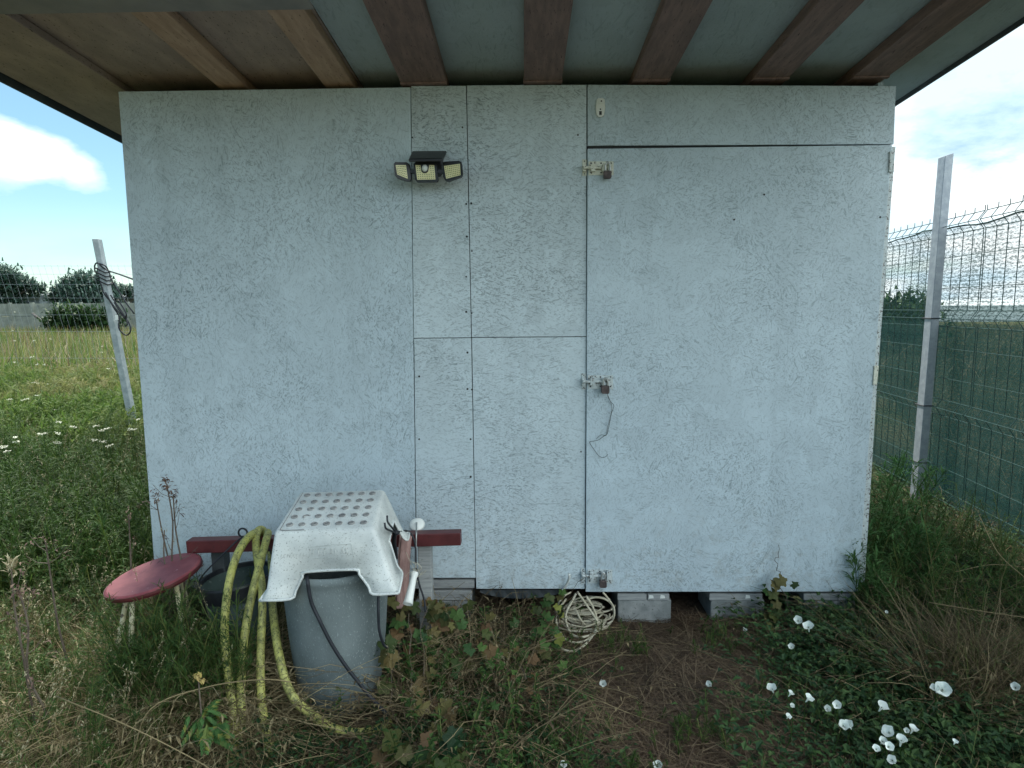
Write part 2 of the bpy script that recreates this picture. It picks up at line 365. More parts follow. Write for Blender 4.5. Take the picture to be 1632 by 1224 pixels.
def lathe(bm, prof, c, n=40, mi=0, R=None, closed=False):
    c = Vector(c); R = R or Matrix.Identity(3); rings = []
    for r, z in prof:
        rings.append([bm.verts.new(c + R @ Vector((r * math.cos(2 * math.pi * k / n), r * math.sin(2 * math.pi * k / n), z))) for k in range(n)])
    for a, b in zip(rings, rings[1:]):
        for k in range(n): bm.faces.new((a[k], a[(k + 1) % n], b[(k + 1) % n], b[k])).material_index = mi
    return rings
def disc(bm, c, r, n=16, R=None, mi=0, th=0.002):
    R = R or Matrix.Identity(3); c = Vector(c)
    a = [c + R @ Vector((r * math.cos(2 * math.pi * k / n), r * math.sin(2 * math.pi * k / n), 0)) for k in range(n)]
    prism(bm, a, R @ Vector((0, 0, -th)), mi)

# ---------------------------------------------------------------- vegetation kit (numpy)
rg = np.random.default_rng(7)
class Geo:
    def __init__(s): s.v = []; s.f = []; s.m = []; s.n = 0
    def add(s, v, f, m):
        f = np.where(f >= 0, f + s.n, -1)
        s.v.append(np.asarray(v, np.float32)); s.f.append(f.astype(np.int64)); s.m.append(np.asarray(m, np.int32)); s.n += len(v)
    def arrays(s):
        return np.concatenate(s.v), np.concatenate(s.f), np.concatenate(s.m)
    def build(s, name, mats, parent=None, smooth=False):
        v, f, m = s.arrays()
        me = bpy.data.meshes.new(name)
        cnt = (f >= 0).sum(1); flat = f[f >= 0]
        me.vertices.add(len(v)); me.vertices.foreach_set('co', v.ravel())
        me.loops.add(len(flat)); me.loops.foreach_set('vertex_index', flat.astype(np.int32))
        me.polygons.add(len(f)); st = np.concatenate([[0], np.cumsum(cnt)[:-1]]).astype(np.int32)
        me.polygons.foreach_set('loop_start', st); me.polygons.foreach_set('material_index', m)
        me.update(calc_edges=True)
        me.polygons.foreach_set('use_smooth', np.full(len(f), smooth))
        return link(name, me, mats, parent)
def blades(geo, pos, L, W, lean, bend, head, mi, segs=3, taper=.1, tw=None):
    n = len(pos); t = np.linspace(0, 1, segs + 1)
    ang = lean[:, None] + bend[:, None] * t[None, :]
    st = L[:, None] / segs
    hx = np.concatenate([np.zeros((n, 1)), np.cumsum(np.sin(ang[:, :-1] + bend[:, None] / segs / 2) * st, 1)], 1)
    hz = np.concatenate([np.zeros((n, 1)), np.cumsum(np.cos(ang[:, :-1] + bend[:, None] / segs / 2) * st, 1)], 1)
    dx, dy = np.cos(head)[:, None], np.sin(head)[:, None]
    C = np.stack([pos[:, 0:1] + hx * dx, pos[:, 1:2] + hx * dy, pos[:, 2:3] + hz], 2)
    th = head + (tw if tw is not None else math.pi / 2)
    S = np.stack([np.cos(th), np.sin(th), np.zeros(n)], 1)[:, None, :]
    ww = (W[:, None] * np.maximum(taper, (1 - t[None, :] ** 1.6)))[:, :, None] / 2
    V = np.stack([C - S * ww, C + S * ww], 2).reshape(n, -1, 3)     # n,(segs+1)*2,3
    k = (segs + 1) * 2
    base = (np.arange(n) * k)[:, None, None]
    q = np.array([[2 * i, 2 * i + 1, 2 * i + 3, 2 * i + 2] for i in range(segs)])[None]
    geo.add(V.reshape(-1, 3), (base + q).reshape(-1, 4), np.repeat(np.broadcast_to(mi, (n,)), segs))
def leaf(geo, p, d, up, L, W, mi, fold=.25, droop=0.15):
    p = np.asarray(p, float); d = np.asarray(d, float); d /= np.linalg.norm(d) + 1e-9
    s = np.cross(d, up); s /= np.linalg.norm(s) + 1e-9; u = np.cross(s, d)
    v = [p, p + d * L * .45 + s * W / 2 + u * W * fold, p + d * L - u * L * droop, p + d * L * .45 - s * W / 2 + u * W * fold, p + d * L * .5]
    geo.add(np.array(v), np.array([[0, 1, 2, 4], [0, 4, 2, 3]]), [mi, mi])
def stem(geo, P, r, mi, sides=3):
    P = np.asarray(P, float); n = len(P); V = []
    for i in range(n):
        t = P[min(i + 1, n - 1)] - P[max(i - 1, 0)]; t /= np.linalg.norm(t) + 1e-9
        a = np.cross(t, (.3, .9, .2)); a /= np.linalg.norm(a) + 1e-9; b = np.cross(t, a)
        rr = r[i] if hasattr(r, '__len__') else r * (1 - .6 * i / n)
        for k in range(sides): V.append(P[i] + (a * math.cos(2 * math.pi * k / sides) + b * math.sin(2 * math.pi * k / sides)) * rr)
    f = [[i * sides + k, i * sides + (k + 1) % sides, (i + 1) * sides + (k + 1) % sides, (i + 1) * sides + k] for i in range(n - 1) for k in range(sides)]
    geo.add(np.array(V), np.array(f), [mi] * len(f))
def lobed(geo, p, d, up, R, mi, lobes=5, rag=.22, depth=.26):
    """a palmate leaf (vine, maple-like)"""
    p = np.asarray(p, float); d = np.asarray(d, float); d /= np.linalg.norm(d) + 1e-9
    s = np.cross(d, up); s /= np.linalg.norm(s) + 1e-9; u = np.cross(s, d)
    c = p + d * R * .55; m = 40; V = [c - u * R * .06]
    for k in range(m):
        a = 2 * math.pi * k / m
        rr = R * (1 - depth * (.5 - .5 * math.cos(lobes * a)) ** .8) * (1 + rag * (rg.random() - .5)) * (1 - .25 * (a > 2.8 and a < 3.5))
        if abs(a - math.pi) < .2: rr = R * .35
        V.append(c + d * rr * math.cos(a) * .95 + s * rr * math.sin(a) + u * R * (.10 * math.cos(2 * a) - .18 * (rr / R) ** 2))
    f = [[0, 1 + k, 1 + (k + 1) % m, -1] for k in range(m)]
    geo.add(np.array(V), np.array(f), [mi] * m)
def U(a, b, n=None): return rg.uniform(a, b, n)
def rdir(el_lo=-.2, el_hi=.8):
    a = U(0, 2 * math.pi); e = U(el_lo, el_hi); return np.array([math.cos(a) * math.cos(e), math.sin(a) * math.cos(e), math.sin(e)])
UPV = np.array([0, 0, 1.0])
def T_tuft(n, h, wd, dryp=.15, green=0, dry=2, spread=.04):
    g = Geo(); pos = np.stack([rg.normal(0, spread, n), rg.normal(0, spread, n), np.zeros(n)], 1)
    blades(g, pos, h * U(.5, 1.1, n), wd * U(.6, 1.3, n), U(.05, .45, n), U(.2, 1.5, n), U(0, 6.28, n), np.where(rg.random(n) < dryp, dry, green), 4)
    return g.arrays()
def T_culm(h, k=3, mi=2, si=3, heads=16):
    """grass stalks with loose seed heads"""
    g = Geo()
    for _ in range(k):
        a = U(0, 6.28); ln = U(.1, .5); H = h * U(.7, 1.1)
        P = [np.array([math.cos(a) * ln * H * t ** 2 * .8, math.sin(a) * ln * H * t ** 2 * .8, H * t * (1 - .12 * t)]) for t in np.linspace(0, 1, 6)]
        stem(g, P, .0013, mi)
        for q in range(heads):
            t = U(.72, 1.0); i = min(4, int(t * 5)); p = P[i] + (P[i + 1] - P[i]) * (t * 5 - i) + rg.normal(0, .004, 3)
            leaf(g, p, rdir(.1, 1.3), UPV, U(.008, .02), .004, si)
        n = 3; blades(g, np.repeat([P[0]], n, 0), U(.3, .6, n) * h, U(.003, .006, n), U(.2, .6, n), U(.5, 1.4, n), U(0, 6.28, n), np.full(n, mi), 3)
    return g.arrays()
def T_broad(h, n, L, Wd, mi=1, smi=0):
    g = Geo(); a = U(0, 6.28); ln = U(.05, .35)
    P = [np.array([math.cos(a) * ln * h * t ** 2, math.sin(a) * ln * h * t ** 2, h * t]) for t in np.linspace(0, 1, 5)]
    stem(g, P, .003, smi)
    for q in range(n):
        t = U(.1, 1.0); i = min(3, int(t * 4)); p = P[i] + (P[i + 1] - P[i]) * (t * 4 - i)
        s = 1 - .45 * t
        leaf(g, p + rg.normal(0, .006, 3), rdir(-.1, .9), UPV, L * s * U(.7, 1.3), Wd * s * U(.7, 1.3), mi, droop=U(0, .35))
    return g.arrays()
def T_feather(h, br=10, mi=1, smi=0, lw=.004, ll_=.035):
    """upright weed with side shoots and narrow leaves"""
    g = Geo(); a = U(0, 6.28); ln = U(.05, .3)
    P = [np.array([math.cos(a) * ln * h * t ** 2, math.sin(a) * ln * h * t ** 2, h * t]) for t in np.linspace(0, 1, 6)]
    stem(g, P, .0028, smi)
    for q in range(br):
        t = .2 + .8 * q / br; i = min(4, int(t * 5)); p = P[i] + (P[i + 1] - P[i]) * (t * 5 - i)
        d = rdir(.3, 1.1); sl = h * .35 * (1.15 - t)
        S = [p, p + d * sl * .5, p + d * sl + np.array([0, 0, sl * .15])]; stem(g, S, .0012, smi)
        for u in range(7):
            tt = u / 6; pp = p + d * sl * tt
            leaf(g, pp, d + rdir(-.5, .8) * 1.1, UPV, ll_ * U(.6, 1.3), lw * U(.7, 1.4), mi)
    return g.arrays()
def T_creep(R0, n, L, mi=1, smi=0, hz=.12):
    """low twining weed with small arrow leaves"""
    g = Geo()
    for s_ in range(4):
        a = U(0, 6.28); p = np.zeros(3); P = [p]; dz = 1.0
        for k in range(5):
            a += U(-.6, .6); p = p + np.array([math.cos(a), math.sin(a), 0]) * R0 / 5 + np.array([0, 0, U(-.25, .6) * hz / 2]); p[2] = max(p[2], .01); P.append(p)
        stem(g, P, .0012, smi)
        for q in range(n // 4):
            t = U(0, 5); i = min(4, int(t)); pp = P[i] + (P[i + 1] - P[i]) * (t - i)
            b = pp + np.array([rg.normal(0, .012), rg.normal(0, .012), U(.0, .03)])
            leaf(g, b, rdir(-.1, .7), UPV, L * U(.6, 1.3), L * U(.45, .7), mi, droop=U(0, .3))
    return g.arrays()
def T_tangle(R0, n, mi=2, r=.0011):
    g = Geo()
    for s_ in range(n):
        a = U(0, 6.28); e = U(.1, 1.1); p = rg.normal(0, R0 * .3, 3) * [1, 1, 0]; P = [p]
        for k in range(6):
            a += U(-.5, .5); e -= U(0, .45)
            p = p + np.array([math.cos(a) * math.cos(e), math.sin(a) * math.cos(e), math.sin(e)]) * R0 / 5; p = p * [1, 1, 1]; p[2] = max(p[2], .005); P.append(p)
        stem(g, P, r * U(.6, 1.4), mi)
        for q in range(3):
            i = rg.integers(1, 6); leaf(g, P[i], rdir(-.8, .8), UPV, U(.01, .035), U(.003, .009), mi, droop=.3)
    return g.arrays()
def T_litter(n, R0, mi=0):
    g = Geo(); pos = np.stack([rg.normal(0, R0, n), rg.normal(0, R0, n), U(.002, .02, n)], 1)
    blades(g, pos, U(.02, .16, n), U(.0012, .0035, n), U(1.35, 1.6, n), U(-.1, .25, n), U(0, 6.28, n), np.full(n, mi), 2, taper=.5, tw=math.pi / 2)
    return g.arrays()
def scatter(geo, T, P, sc_lo=.8, sc_hi=1.2, tilt=.12, zs=None):
    n = len(P); pick = rg.integers(0, len(T), n)
    for k, (v, f, m) in enumerate(T):
        idx = np.where(pick == k)[0]
        if not len(idx): continue
        a = U(0, 6.28, len(idx)); s = U(sc_lo, sc_hi, len(idx)); c, sn = np.cos(a), np.sin(a)
        tx, ty = rg.normal(0, tilt, len(idx)), rg.normal(0, tilt, len(idx))
        X = v[None, :, 0] * c[:, None] - v[None, :, 1] * sn[:, None]; Y = v[None, :, 0] * sn[:, None] + v[None, :, 1] * c[:, None]; Z = np.repeat(v[None, :, 2], len(idx), 0)
        if zs is not None: Z = Z * zs[idx][:, None]
        X = X + Z * tx[:, None]; Y = Y + Z * ty[:, None]
        V = np.stack([X, Y, Z], 2) * s[:, None, None] + P[idx][:, None, :]
        Fq = np.where(f[None] >= 0, f[None] + (np.arange(len(idx)) * len(v))[:, None, None], -1)
        geo.add(V.reshape(-1, 3), Fq.reshape(-1, 4), np.tile(m, len(idx)))

# ================================================================= GROUND
def ground_material():
    m, nn, ll, bs = mat('soil_and_turf')
    g = nn.new('ShaderNodeNewGeometry'); P = g.outputs['Position']
    n1 = tex(nn, ll, 'Noise', 2.4, P, 6, .65); n2 = tex(nn, ll, 'Noise', 40, P, 6, .7); n3 = tex(nn, ll, 'Noise', .35, P, 4, .6)
    c = cmix(nn, ll, rng_map(nn, ll, n1.outputs[0], .35, .65), (.095, .066, .048), (.19, .138, .10))
    c = cmix(nn, ll, rng_map(nn, ll, n2.outputs[0], .4, .7, 0, .8), c, (.045, .03, .022))
    # away from the shed the earth is hidden by low turf
    s = nn.new('ShaderNodeSeparateXYZ'); ll.new(P, s.inputs[0])
    d = nn.new('ShaderNodeVectorMath'); d.operation = 'DISTANCE'; ll.new(P, d.inputs[0]); d.inputs[1].default_value = (.2, 2.2, 0)
    tg = cmix(nn, ll, rng_map(nn, ll, n3.outputs[0], .4, .6), (.045, .07, .022), (.11, .10, .05))
    c = cmix(nn, ll, rng_map(nn, ll, d.outputs['Value'], 2.5, 5.5), c, tg)
    ll.new(c, bs.inputs['Base Color']); bs.inputs['Roughness'].default_value = .95; bs.inputs['Specular IOR Level'].default_value = .1
    bumpn(nn, ll, bs, mth(nn, ll, 'ADD', n2.outputs[0], n1.outputs[0]), .9, .02)
    return m
gv = []
xs = np.concatenate([[-600, -150, -40, -12], np.arange(-4, 4.01, .08), [12, 40, 150, 600]]); ys = np.concatenate([[-300, -40, -5], np.arange(0, 6.01, .08), [12, 30, 80, 250, 900]])
XX, YY = np.meshgrid(xs, ys, indexing='ij'); near = (np.abs(XX) < 4.1) & (YY > -.1) & (YY < 6.1)
ZZ = np.where(near, gz(XX, YY) + 0.006 * noise2(XX * 5, YY * 5), 0.0)
nx, ny = XX.shape
ii = (np.arange(nx - 1)[:, None] * ny + np.arange(ny - 1)[None, :]).ravel()
gg = Geo(); gg.add(np.stack([XX.ravel(), YY.ravel(), ZZ.ravel()], 1), np.stack([ii, ii + ny, ii + ny + 1, ii + 1], 1), np.zeros(len(ii)))
tag(gg.build('ground', [ground_material()], smooth=True), kind='structure')

# ================================================================= SHED
WY = 2.57
ztop = pt(835, 135.5, WY).z; xl = pt(189, 150, WY).x; xr = pt(1427, 140, WY).x; zbot = pt(935, 943, WY).z
shed = empty('shed', (0, WY, 0), 'pale blue-grey painted strand board shed with a deep flat roof overhang', 'shed')
def panel(pp, m, Y=WY, th=.012, name='wall_panel'):
    b = BM(); pxpoly(b, pp, Y, th); return obj(name, b, m, shed, bevel=.0012)
panel([(188.5, 146), (654.2, 139), (663.2, 926), (248, 926)], MT['wall_a'])
panel([(655.3, 137), (742.7, 136.5), (750.9, 537.6), (659.5, 538.6)], MT['wall_b'])
panel([(660, 539.6), (750.9, 538.6), (757.8, 921), (664.5, 921)], MT['wall_c'])
panel([(744, 136), (934.7, 135), (934.4, 536), (752, 537.3)], MT['wall_b'])
panel([(752.2, 538.4), (934.2, 537.1), (931.8, 938.5), (759, 938.5)], MT['wall_c'])
tag(panel([(936.5, 135), (1428, 137), (1424.5, 229.6), (936.5, 232.2)], MT['door'], name='lintel_panel'))
# the frame behind the sheets, side walls, back, floor
b = BM()
for (a0, a1) in ((188.5, 1426),):
    pxpoly(b, [(192, 150), (1424, 142), (1378, 925), (252, 915)], WY + .014, .04)
obj('wall_frame', b, MT['dark'], shed)
b = BM(); box(b, (xl + .012, WY + 1.05, (ztop + .15) / 2 + .0), (.02, 2.05, ztop - .15)); obj('side_wall', b, MT['wall_a'], shed)
b = BM(); box(b, (xr - .012 - .03, WY + 1.05, (ztop + .15) / 2), (.02, 2.05, ztop - .15)); obj('side_wall', b, MT['door'], shed)
b = BM(); box(b, ((xl + xr) / 2, WY + 2.09, ztop / 2), (xr - xl - .04, .02, ztop)); obj('back_wall', b, MT['wall_a'], shed)
b = BM(); box(b, ((xl + xr) / 2, WY + 1.07, zbot + .03), (xr - xl - .10, 2.0, .05)); obj('floor_deck', b, MT['dark'], shed)
b = BM(); pxpoly(b, [(250, 928), (756, 924), (756, 937), (251, 941)], WY + .006, .05); obj('base_rail', b, MT['timber'], shed)
b = BM(); pxpoly(b, [(1421, 234), (1427, 234), (1398.5, 600), (1378, 928), (1366, 928), (1391, 600)], WY + .004, .05); obj('frame_stile', b, MT['hwgrey'], shed)
# door
DY = WY - .012
b = BM(); pxpoly(b, [(936.6, 237), (1422, 231), (1393, 600), (1367, 943), (933.5, 943.5)], DY, .016)
door = obj('door', b, MT['door'], shed, bevel=.002)
door['label'] = 'large painted strand board door with three bolts'
b = BM(); pxpoly(b, [(1418.5, 241), (1426.5, 241), (1425, 274), (1417, 274)], DY - .006, .02); obj('hinge', b, MT['hwgrey'], door, bevel=.002)
b = BM(); pxpoly(b, [(1393.5, 583), (1401, 583), (1398, 613), (1391.5, 613)], DY - .006, .02); obj('hinge', b, MT['hw'], door, bevel=.002)
b = BM(); pxpoly(b, [(1370, 898), (1377.5, 898), (1376, 927), (1368, 927)], DY - .006, .02); obj('hinge', b, MT['hwgrey'], door, bevel=.002)
for sx, sy in ((1403, 346), (1170, 350), (1218, 310)):
    b = BM(); disc(b, pt(sx, sy, DY - .001), .004, 8, Matrix.Rotation(R_(90), 3, 'X')); obj('screw', b, MT['screw'], door)
for sx, sy in ((743, 325), (751, 324), (744, 377), (752, 400), (743, 441), (743, 497), (752, 499), (745, 562), (745, 620), (752, 621), (657, 219), (737, 203), (926, 720), (921, 215), (668, 700), (750, 700), (750, 760), (668, 600)):
    b = BM(); disc(b, pt(sx, sy, WY - .001), U(.003, .0048), 8, Matrix.Rotation(R_(90), 3, 'X')); obj('screw', b, MT['screw'], shed)

# slide bolts (on the door), keeper on the wall
def bolt(x, y, m, plate=True):
    b = BM(); Y = DY - .004
    pxbox(b, x, y - 11, x + 40, y + 11, Y, .004, 0)                     # back plate
    for dy in (-8, 7):
        for dx in (4, 20, 36): disc(b, pt(x + dx, y + dy, Y - .001), .0035, 8, Matrix.Rotation(R_(90), 3, 'X'), 1)
    P0, P1 = pt(x - 8, y - 1, Y - .009), pt(x + 34, y - 1, Y - .009)
    tube(b, [P0, P1], .0062, 10, 0)
    for dx in (4, 22): pxbox(b, x + dx, y - 6, x + dx + 7, y + 5, Y - .017, .014, 0)
    pxbox(b, x + 31, y - 8, x + 36, y + 6, Y - .020, .016, 0)
    o = obj('slide_bolt', b, [m, MT['screw']], door, bevel=.001)
    b = BM(); pxbox(b, x - 10, y - 14, x - 3, y + 12, WY - .004, .004, 0); pxbox(b, x - 9.5, y - 6, x - 3.5, y + 5, WY - .020, .017, 0)
    disc(b, pt(x - 6.5, y - 11, WY - .005), .0025, 8, Matrix.Rotation(R_(90), 3, 'X'), 1); disc(b, pt(x - 6.5, y + 9, WY - .005), .0025, 8, Matrix.Rotation(R_(90), 3, 'X'), 1)
    obj('bolt_keeper', b, [m, MT['screw']], shed, bevel=.001)
    return o
bolt(938, 268, MT['hw'])['label'] = 'cream painted top slide bolt'
bolt(937, 609, MT['hwgrey'])['label'] = 'middle slide bolt with worn paint'
bolt(936, 919, MT['hwgrey'])['label'] = 'bottom slide bolt with worn paint'
def padlock(px, py, w_, h_, label, m):
    Y = DY - .030
    t = empty('padlock', pt(px, py, Y), label, 'padlock', 'padlocks on the shed door')
    b = BM(); pxpoly(b, [(px - w_ / 2, py), (px + w_ / 2, py), (px + w_ / 2 + .3, py + h_ - 2), (px + w_ / 2 - 1.5, py + h_), (px - w_ / 2 + 1.5, py + h_), (px - w_ / 2 - .3, py + h_ - 2)], Y - .008, .018)
    obj('lock_body', b, m, t, bevel=.002)
    b = BM(); P = [pt(px + dx, py + dy, Y) for dx, dy in ((-w_ * .3, 1), (-w_ * .3, -7), (-w_ * .18, -11), (0, -12.5), (w_ * .18, -11), (w_ * .3, -7), (w_ * .3, 1))]
    tube(b, crom(P, 4), .0028, 8); obj('shackle', b, MT['shackle'], t, smooth=True)
padlock(968.5, 272, 12, 12, 'dull rusty padlock on the top slide bolt of the door', MT['rust'])
padlock(965, 615, 12.5, 13, 'dark padlock on the middle slide bolt with a wire trailing below', MT['rust'])
padlock(961.5, 926, 11, 11.5, 'dark brown padlock on the bottom slide bolt just above the door edge', MT['rust'])
b = BM()
W1 = [(968, 628), (970, 635), (974, 641), (978, 646), (977, 652), (974, 660), (972, 672), (969, 686), (967, 692), (961, 696), (954, 701), (946, 703), (940, 704), (941, 708), (947, 717), (953, 725), (959, 729), (965, 728), (969, 724)]
tube(b, crom([pt(x, y, DY - .012 + .006 * math.sin(i)) for i, (x, y) in enumerate(W1)], 4), .0011, 5)
W2 = [(968, 628), (972, 638), (975, 648), (973, 664), (968, 682), (966, 694), (958, 693), (950, 700)]
tube(b, crom([pt(x, y, DY - .010) for x, y in W2], 4), .0009, 5)
tag(obj('wire', b, MT['wire'], smooth=True), 'thin twisted wire dangling from the middle padlock', 'wire')
# white bracket above the door
t = empty('mounting_bracket', pt(957, 171, WY), 'small white plastic mounting plate on the board above the door', 'bracket')
b = BM()
pl = [(951, 158), (954, 156), (961, 156), (964, 158), (965, 172), (963, 183), (960, 186), (954, 186), (950.5, 182), (949.5, 170)]
pxpoly(b, pl, WY - .010, .010); obj('back_plate', b, MT['plastic_white'], t, bevel=.002)
b = BM(); pxbox(b, 954.5, 158, 962, 165, WY - .016, .006, 0); disc(b, pt(958.5, 161, WY - .0165), .003, 8, Matrix.Rotation(R_(90), 3, 'X'), 1); disc(b, pt(957, 174, WY - .0105), .003, 8, Matrix.Rotation(R_(90), 3, 'X'), 1); pxbox(b, 955, 177, 959, 183, WY - .0108, .0008, 1)
obj('clip', b, [MT['plastic_white'], MT['screw']], t)

# roof
SL = .06
rx0 = pt(36, 141, WY).x; rx1 = pt(1511, 137, WY).x; RY0, RY1 = 1.45, 4.9
def rz(y, up=0): return ztop + .004 + (WY - y) * SL + up
def slab(b, x0, x1, y0, y1, up, th, mi=0):
    """board following the roof slope, its underside at height up above the wall top"""
    vs = [b.verts.new((x, y, rz(y, up + dz))) for dz in (0, th) for x, y in ((x0, y0), (x1, y0), (x1, y1), (x0, y1))]
    for q in ((3, 2, 1, 0), (4, 5, 6, 7), (0, 1, 5, 4), (1, 2, 6, 5), (2, 3, 7, 6), (3, 0, 4, 7)): b.faces.new([vs[i] for i in q]).material_index = mi
seam = pt(566, 135, WY).x
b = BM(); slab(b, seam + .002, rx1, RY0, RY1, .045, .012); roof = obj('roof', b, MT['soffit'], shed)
b = BM(); slab(b, rx0, seam - .002, RY0, RY1, .045, .012); obj('soffit_board', b, MT['soffit_brown'], roof)
b = BM(); slab(b, rx0 - .01, rx1 + .01, RY0 - .01, RY1, .0585, .02); obj('roof_cover', b, MT['roofing'], roof)
b = BM(); slab(b, rx0 - .012, rx0 - .002, RY0, RY1, -.005, .09); obj('verge_board', b, MT['tarp'], roof)
b = BM(); slab(b, rx1 + .002, rx1 + .012, RY0, RY1, .03, .055); obj('verge_board', b, MT['tarp'], roof)
for i, (a0, a1) in enumerate(((345, 390), (515, 562), (640, 712), (835, 895), (1008, 1066), (1198, 1254), (1356, 1412))):
    b = BM(); X0, X1 = pt(a0, 135, WY).x, pt(a1, 135, WY).x
    slab(b, X0, X1, RY0 + .02, WY + .5, .003 if i > 1 else .008, .040 if i > 1 else .035)
    obj('rafter', b, MT['rafter'] if i > 1 else MT['rafter_light'], roof, bevel=.003)
    if i > 1:
        b = BM(); slab(b, X0 - .002, X1 + .002, WY - .022, WY - .002, -.002, .02); obj('rafter_end', b, MT['rafter'], roof, bevel=.002)
b = BM(); slab(b, rx0 + .02, pt(190, 141, WY).x - .01, RY0 + .02, WY + 1.5, .015, .028); obj('rafter', b, MT['soffit_brown'], roof, bevel=.003)
# cross batten closing the left bay near the front edge
yb = 2.02
b = BM(); slab(b, rx0 + .01, seam + .03, RY0 + .02, yb - .02, -.006, .008); obj('cross_board', b, worn('cross_board_grey', (.20, .20, .21), (.28, .27, .27), 5), roof, bevel=.003)

# ================================================================= FLOODLIGHT
fl = empty('solar_floodlight', pt(683, 268, WY), 'black solar floodlight with three yellow lamp heads on the wall', 'floodlight')
b = BM(); pxpoly(b, [(662, 252), (704, 252), (704, 268), (698, 276), (668, 276), (662, 268)], WY - .075, .074); obj('housing', b, MT['black'], fl, bevel=.004)
# solar panel: sloping slab, its front edge lower
def q3(pp, th): 
    b = BM(); prism(b, pp, th); return b
b = q3([pt(651, 253, WY - .15), pt(706, 252, WY - .15), pt(712, 240, WY - .035), pt(657, 240.5, WY - .035)], (0, 0, -.012))
obj('solar_panel', b, MT['black'], fl, bevel=.004)
def lamp(outer, inner, Yl, Yr, cols, rows, notch=None):
    xs_ = [p[0] for p in outer]; x0, x1 = min(xs_), max(xs_)
    yy = lambda x: Yl + (Yr - Yl) * (x - x0) / (x1 - x0)
    b = BM(); f = prism(b, [pt(x, y, yy(x)) for x, y in outer], (0, .028, 0))
    bmesh.ops.inset_individual(b, faces=[f[0]], thickness=.0055, depth=0)
    o = obj('lamp_head', b, MT['black'], fl, bevel=.003)
    b = BM(); prism(b, [pt(x, y, yy(x) - .0015) for x, y in inner], (0, .001, 0), 0)
    ix = [p[0] for p in inner]; iy = [p[1] for p in inner]
    L0, L1 = inner[0], inner[1]; R0_, R1_ = inner[3], inner[2]   # TL, TR, BR, BL
    for r in range(rows):
        for c in range(cols):
            u, v = (c + .7) / (cols + .4), (r + .7) / (rows + .4)
            tx, ty = L0[0] + (L1[0] - L0[0]) * u, L0[1] + (L1[1] - L0[1]) * u
            bx, by = R0_[0] + (R1_[0] - R0_[0]) * u, R0_[1] + (R1_[1] - R0_[1]) * u
            x, y = tx + (bx - tx) * v, ty + (by - ty) * v
            if notch and notch(x, y): continue
            s = .8
            prism(b, [pt(x - s, y - s * .7, yy(x) - .003), pt(x + s, y - s * .7, yy(x) - .003), pt(x + s, y + s * .7, yy(x) - .003), pt(x - s, y + s * .7, yy(x) - .003)], (0, .0015, 0), 1)
    obj('led_panel', b, [MT['led'], MT['leddot']], o)
    return o
lamp([(627.5, 261), (630, 258), (648, 258.5), (652, 261), (655, 284), (653, 287.5), (648, 288), (632, 283), (629, 279)], [(630.5, 263), (647, 263), (650, 285), (633, 278)], WY - .12, WY - .10, 6, 5)
ch = lamp([(659, 261), (662, 258.5), (692, 258.5), (695.5, 261), (698, 285), (696, 289), (664, 289.5), (661, 286)], [(662, 263), (692, 263), (694, 286), (665, 286.5)], WY - .105, WY - .105, 8, 7, lambda x, y: abs(x - 677) < 7.5 and y < 275)
lamp([(705, 260), (709, 257.5), (731, 256), (735.5, 258), (737.5, 277), (735, 281), (714, 288.5), (709, 287), (706, 282)], [(707.5, 264.5), (733, 261), (734, 279), (711, 285)], WY - .10, WY - .12, 8, 6)
b = BM(); pxpoly(b, [(670, 261), (684, 261), (682, 273), (679, 275.5), (674, 275.5), (671.5, 273)], WY - .112, .01); obj('sensor_mount', b, MT['black'], fl, bevel=.002)
b = BM(); bmesh.ops.create_uvsphere(b, u_segments=16, v_segments=10, radius=.0115, matrix=Matrix.Translation(pt(677, 268, WY - .112)) @ Matrix.Diagonal((.95, .8, 1.15, 1))); obj('motion_sensor', b, MT['dome'], fl, smooth=True)
for x in (656.5, 701.5):
    b = BM(); pxbox(b, x - 5, 270, x + 5, 276, WY - .095, .02); obj('arm_joint', b, MT['black'], fl, bevel=.002)

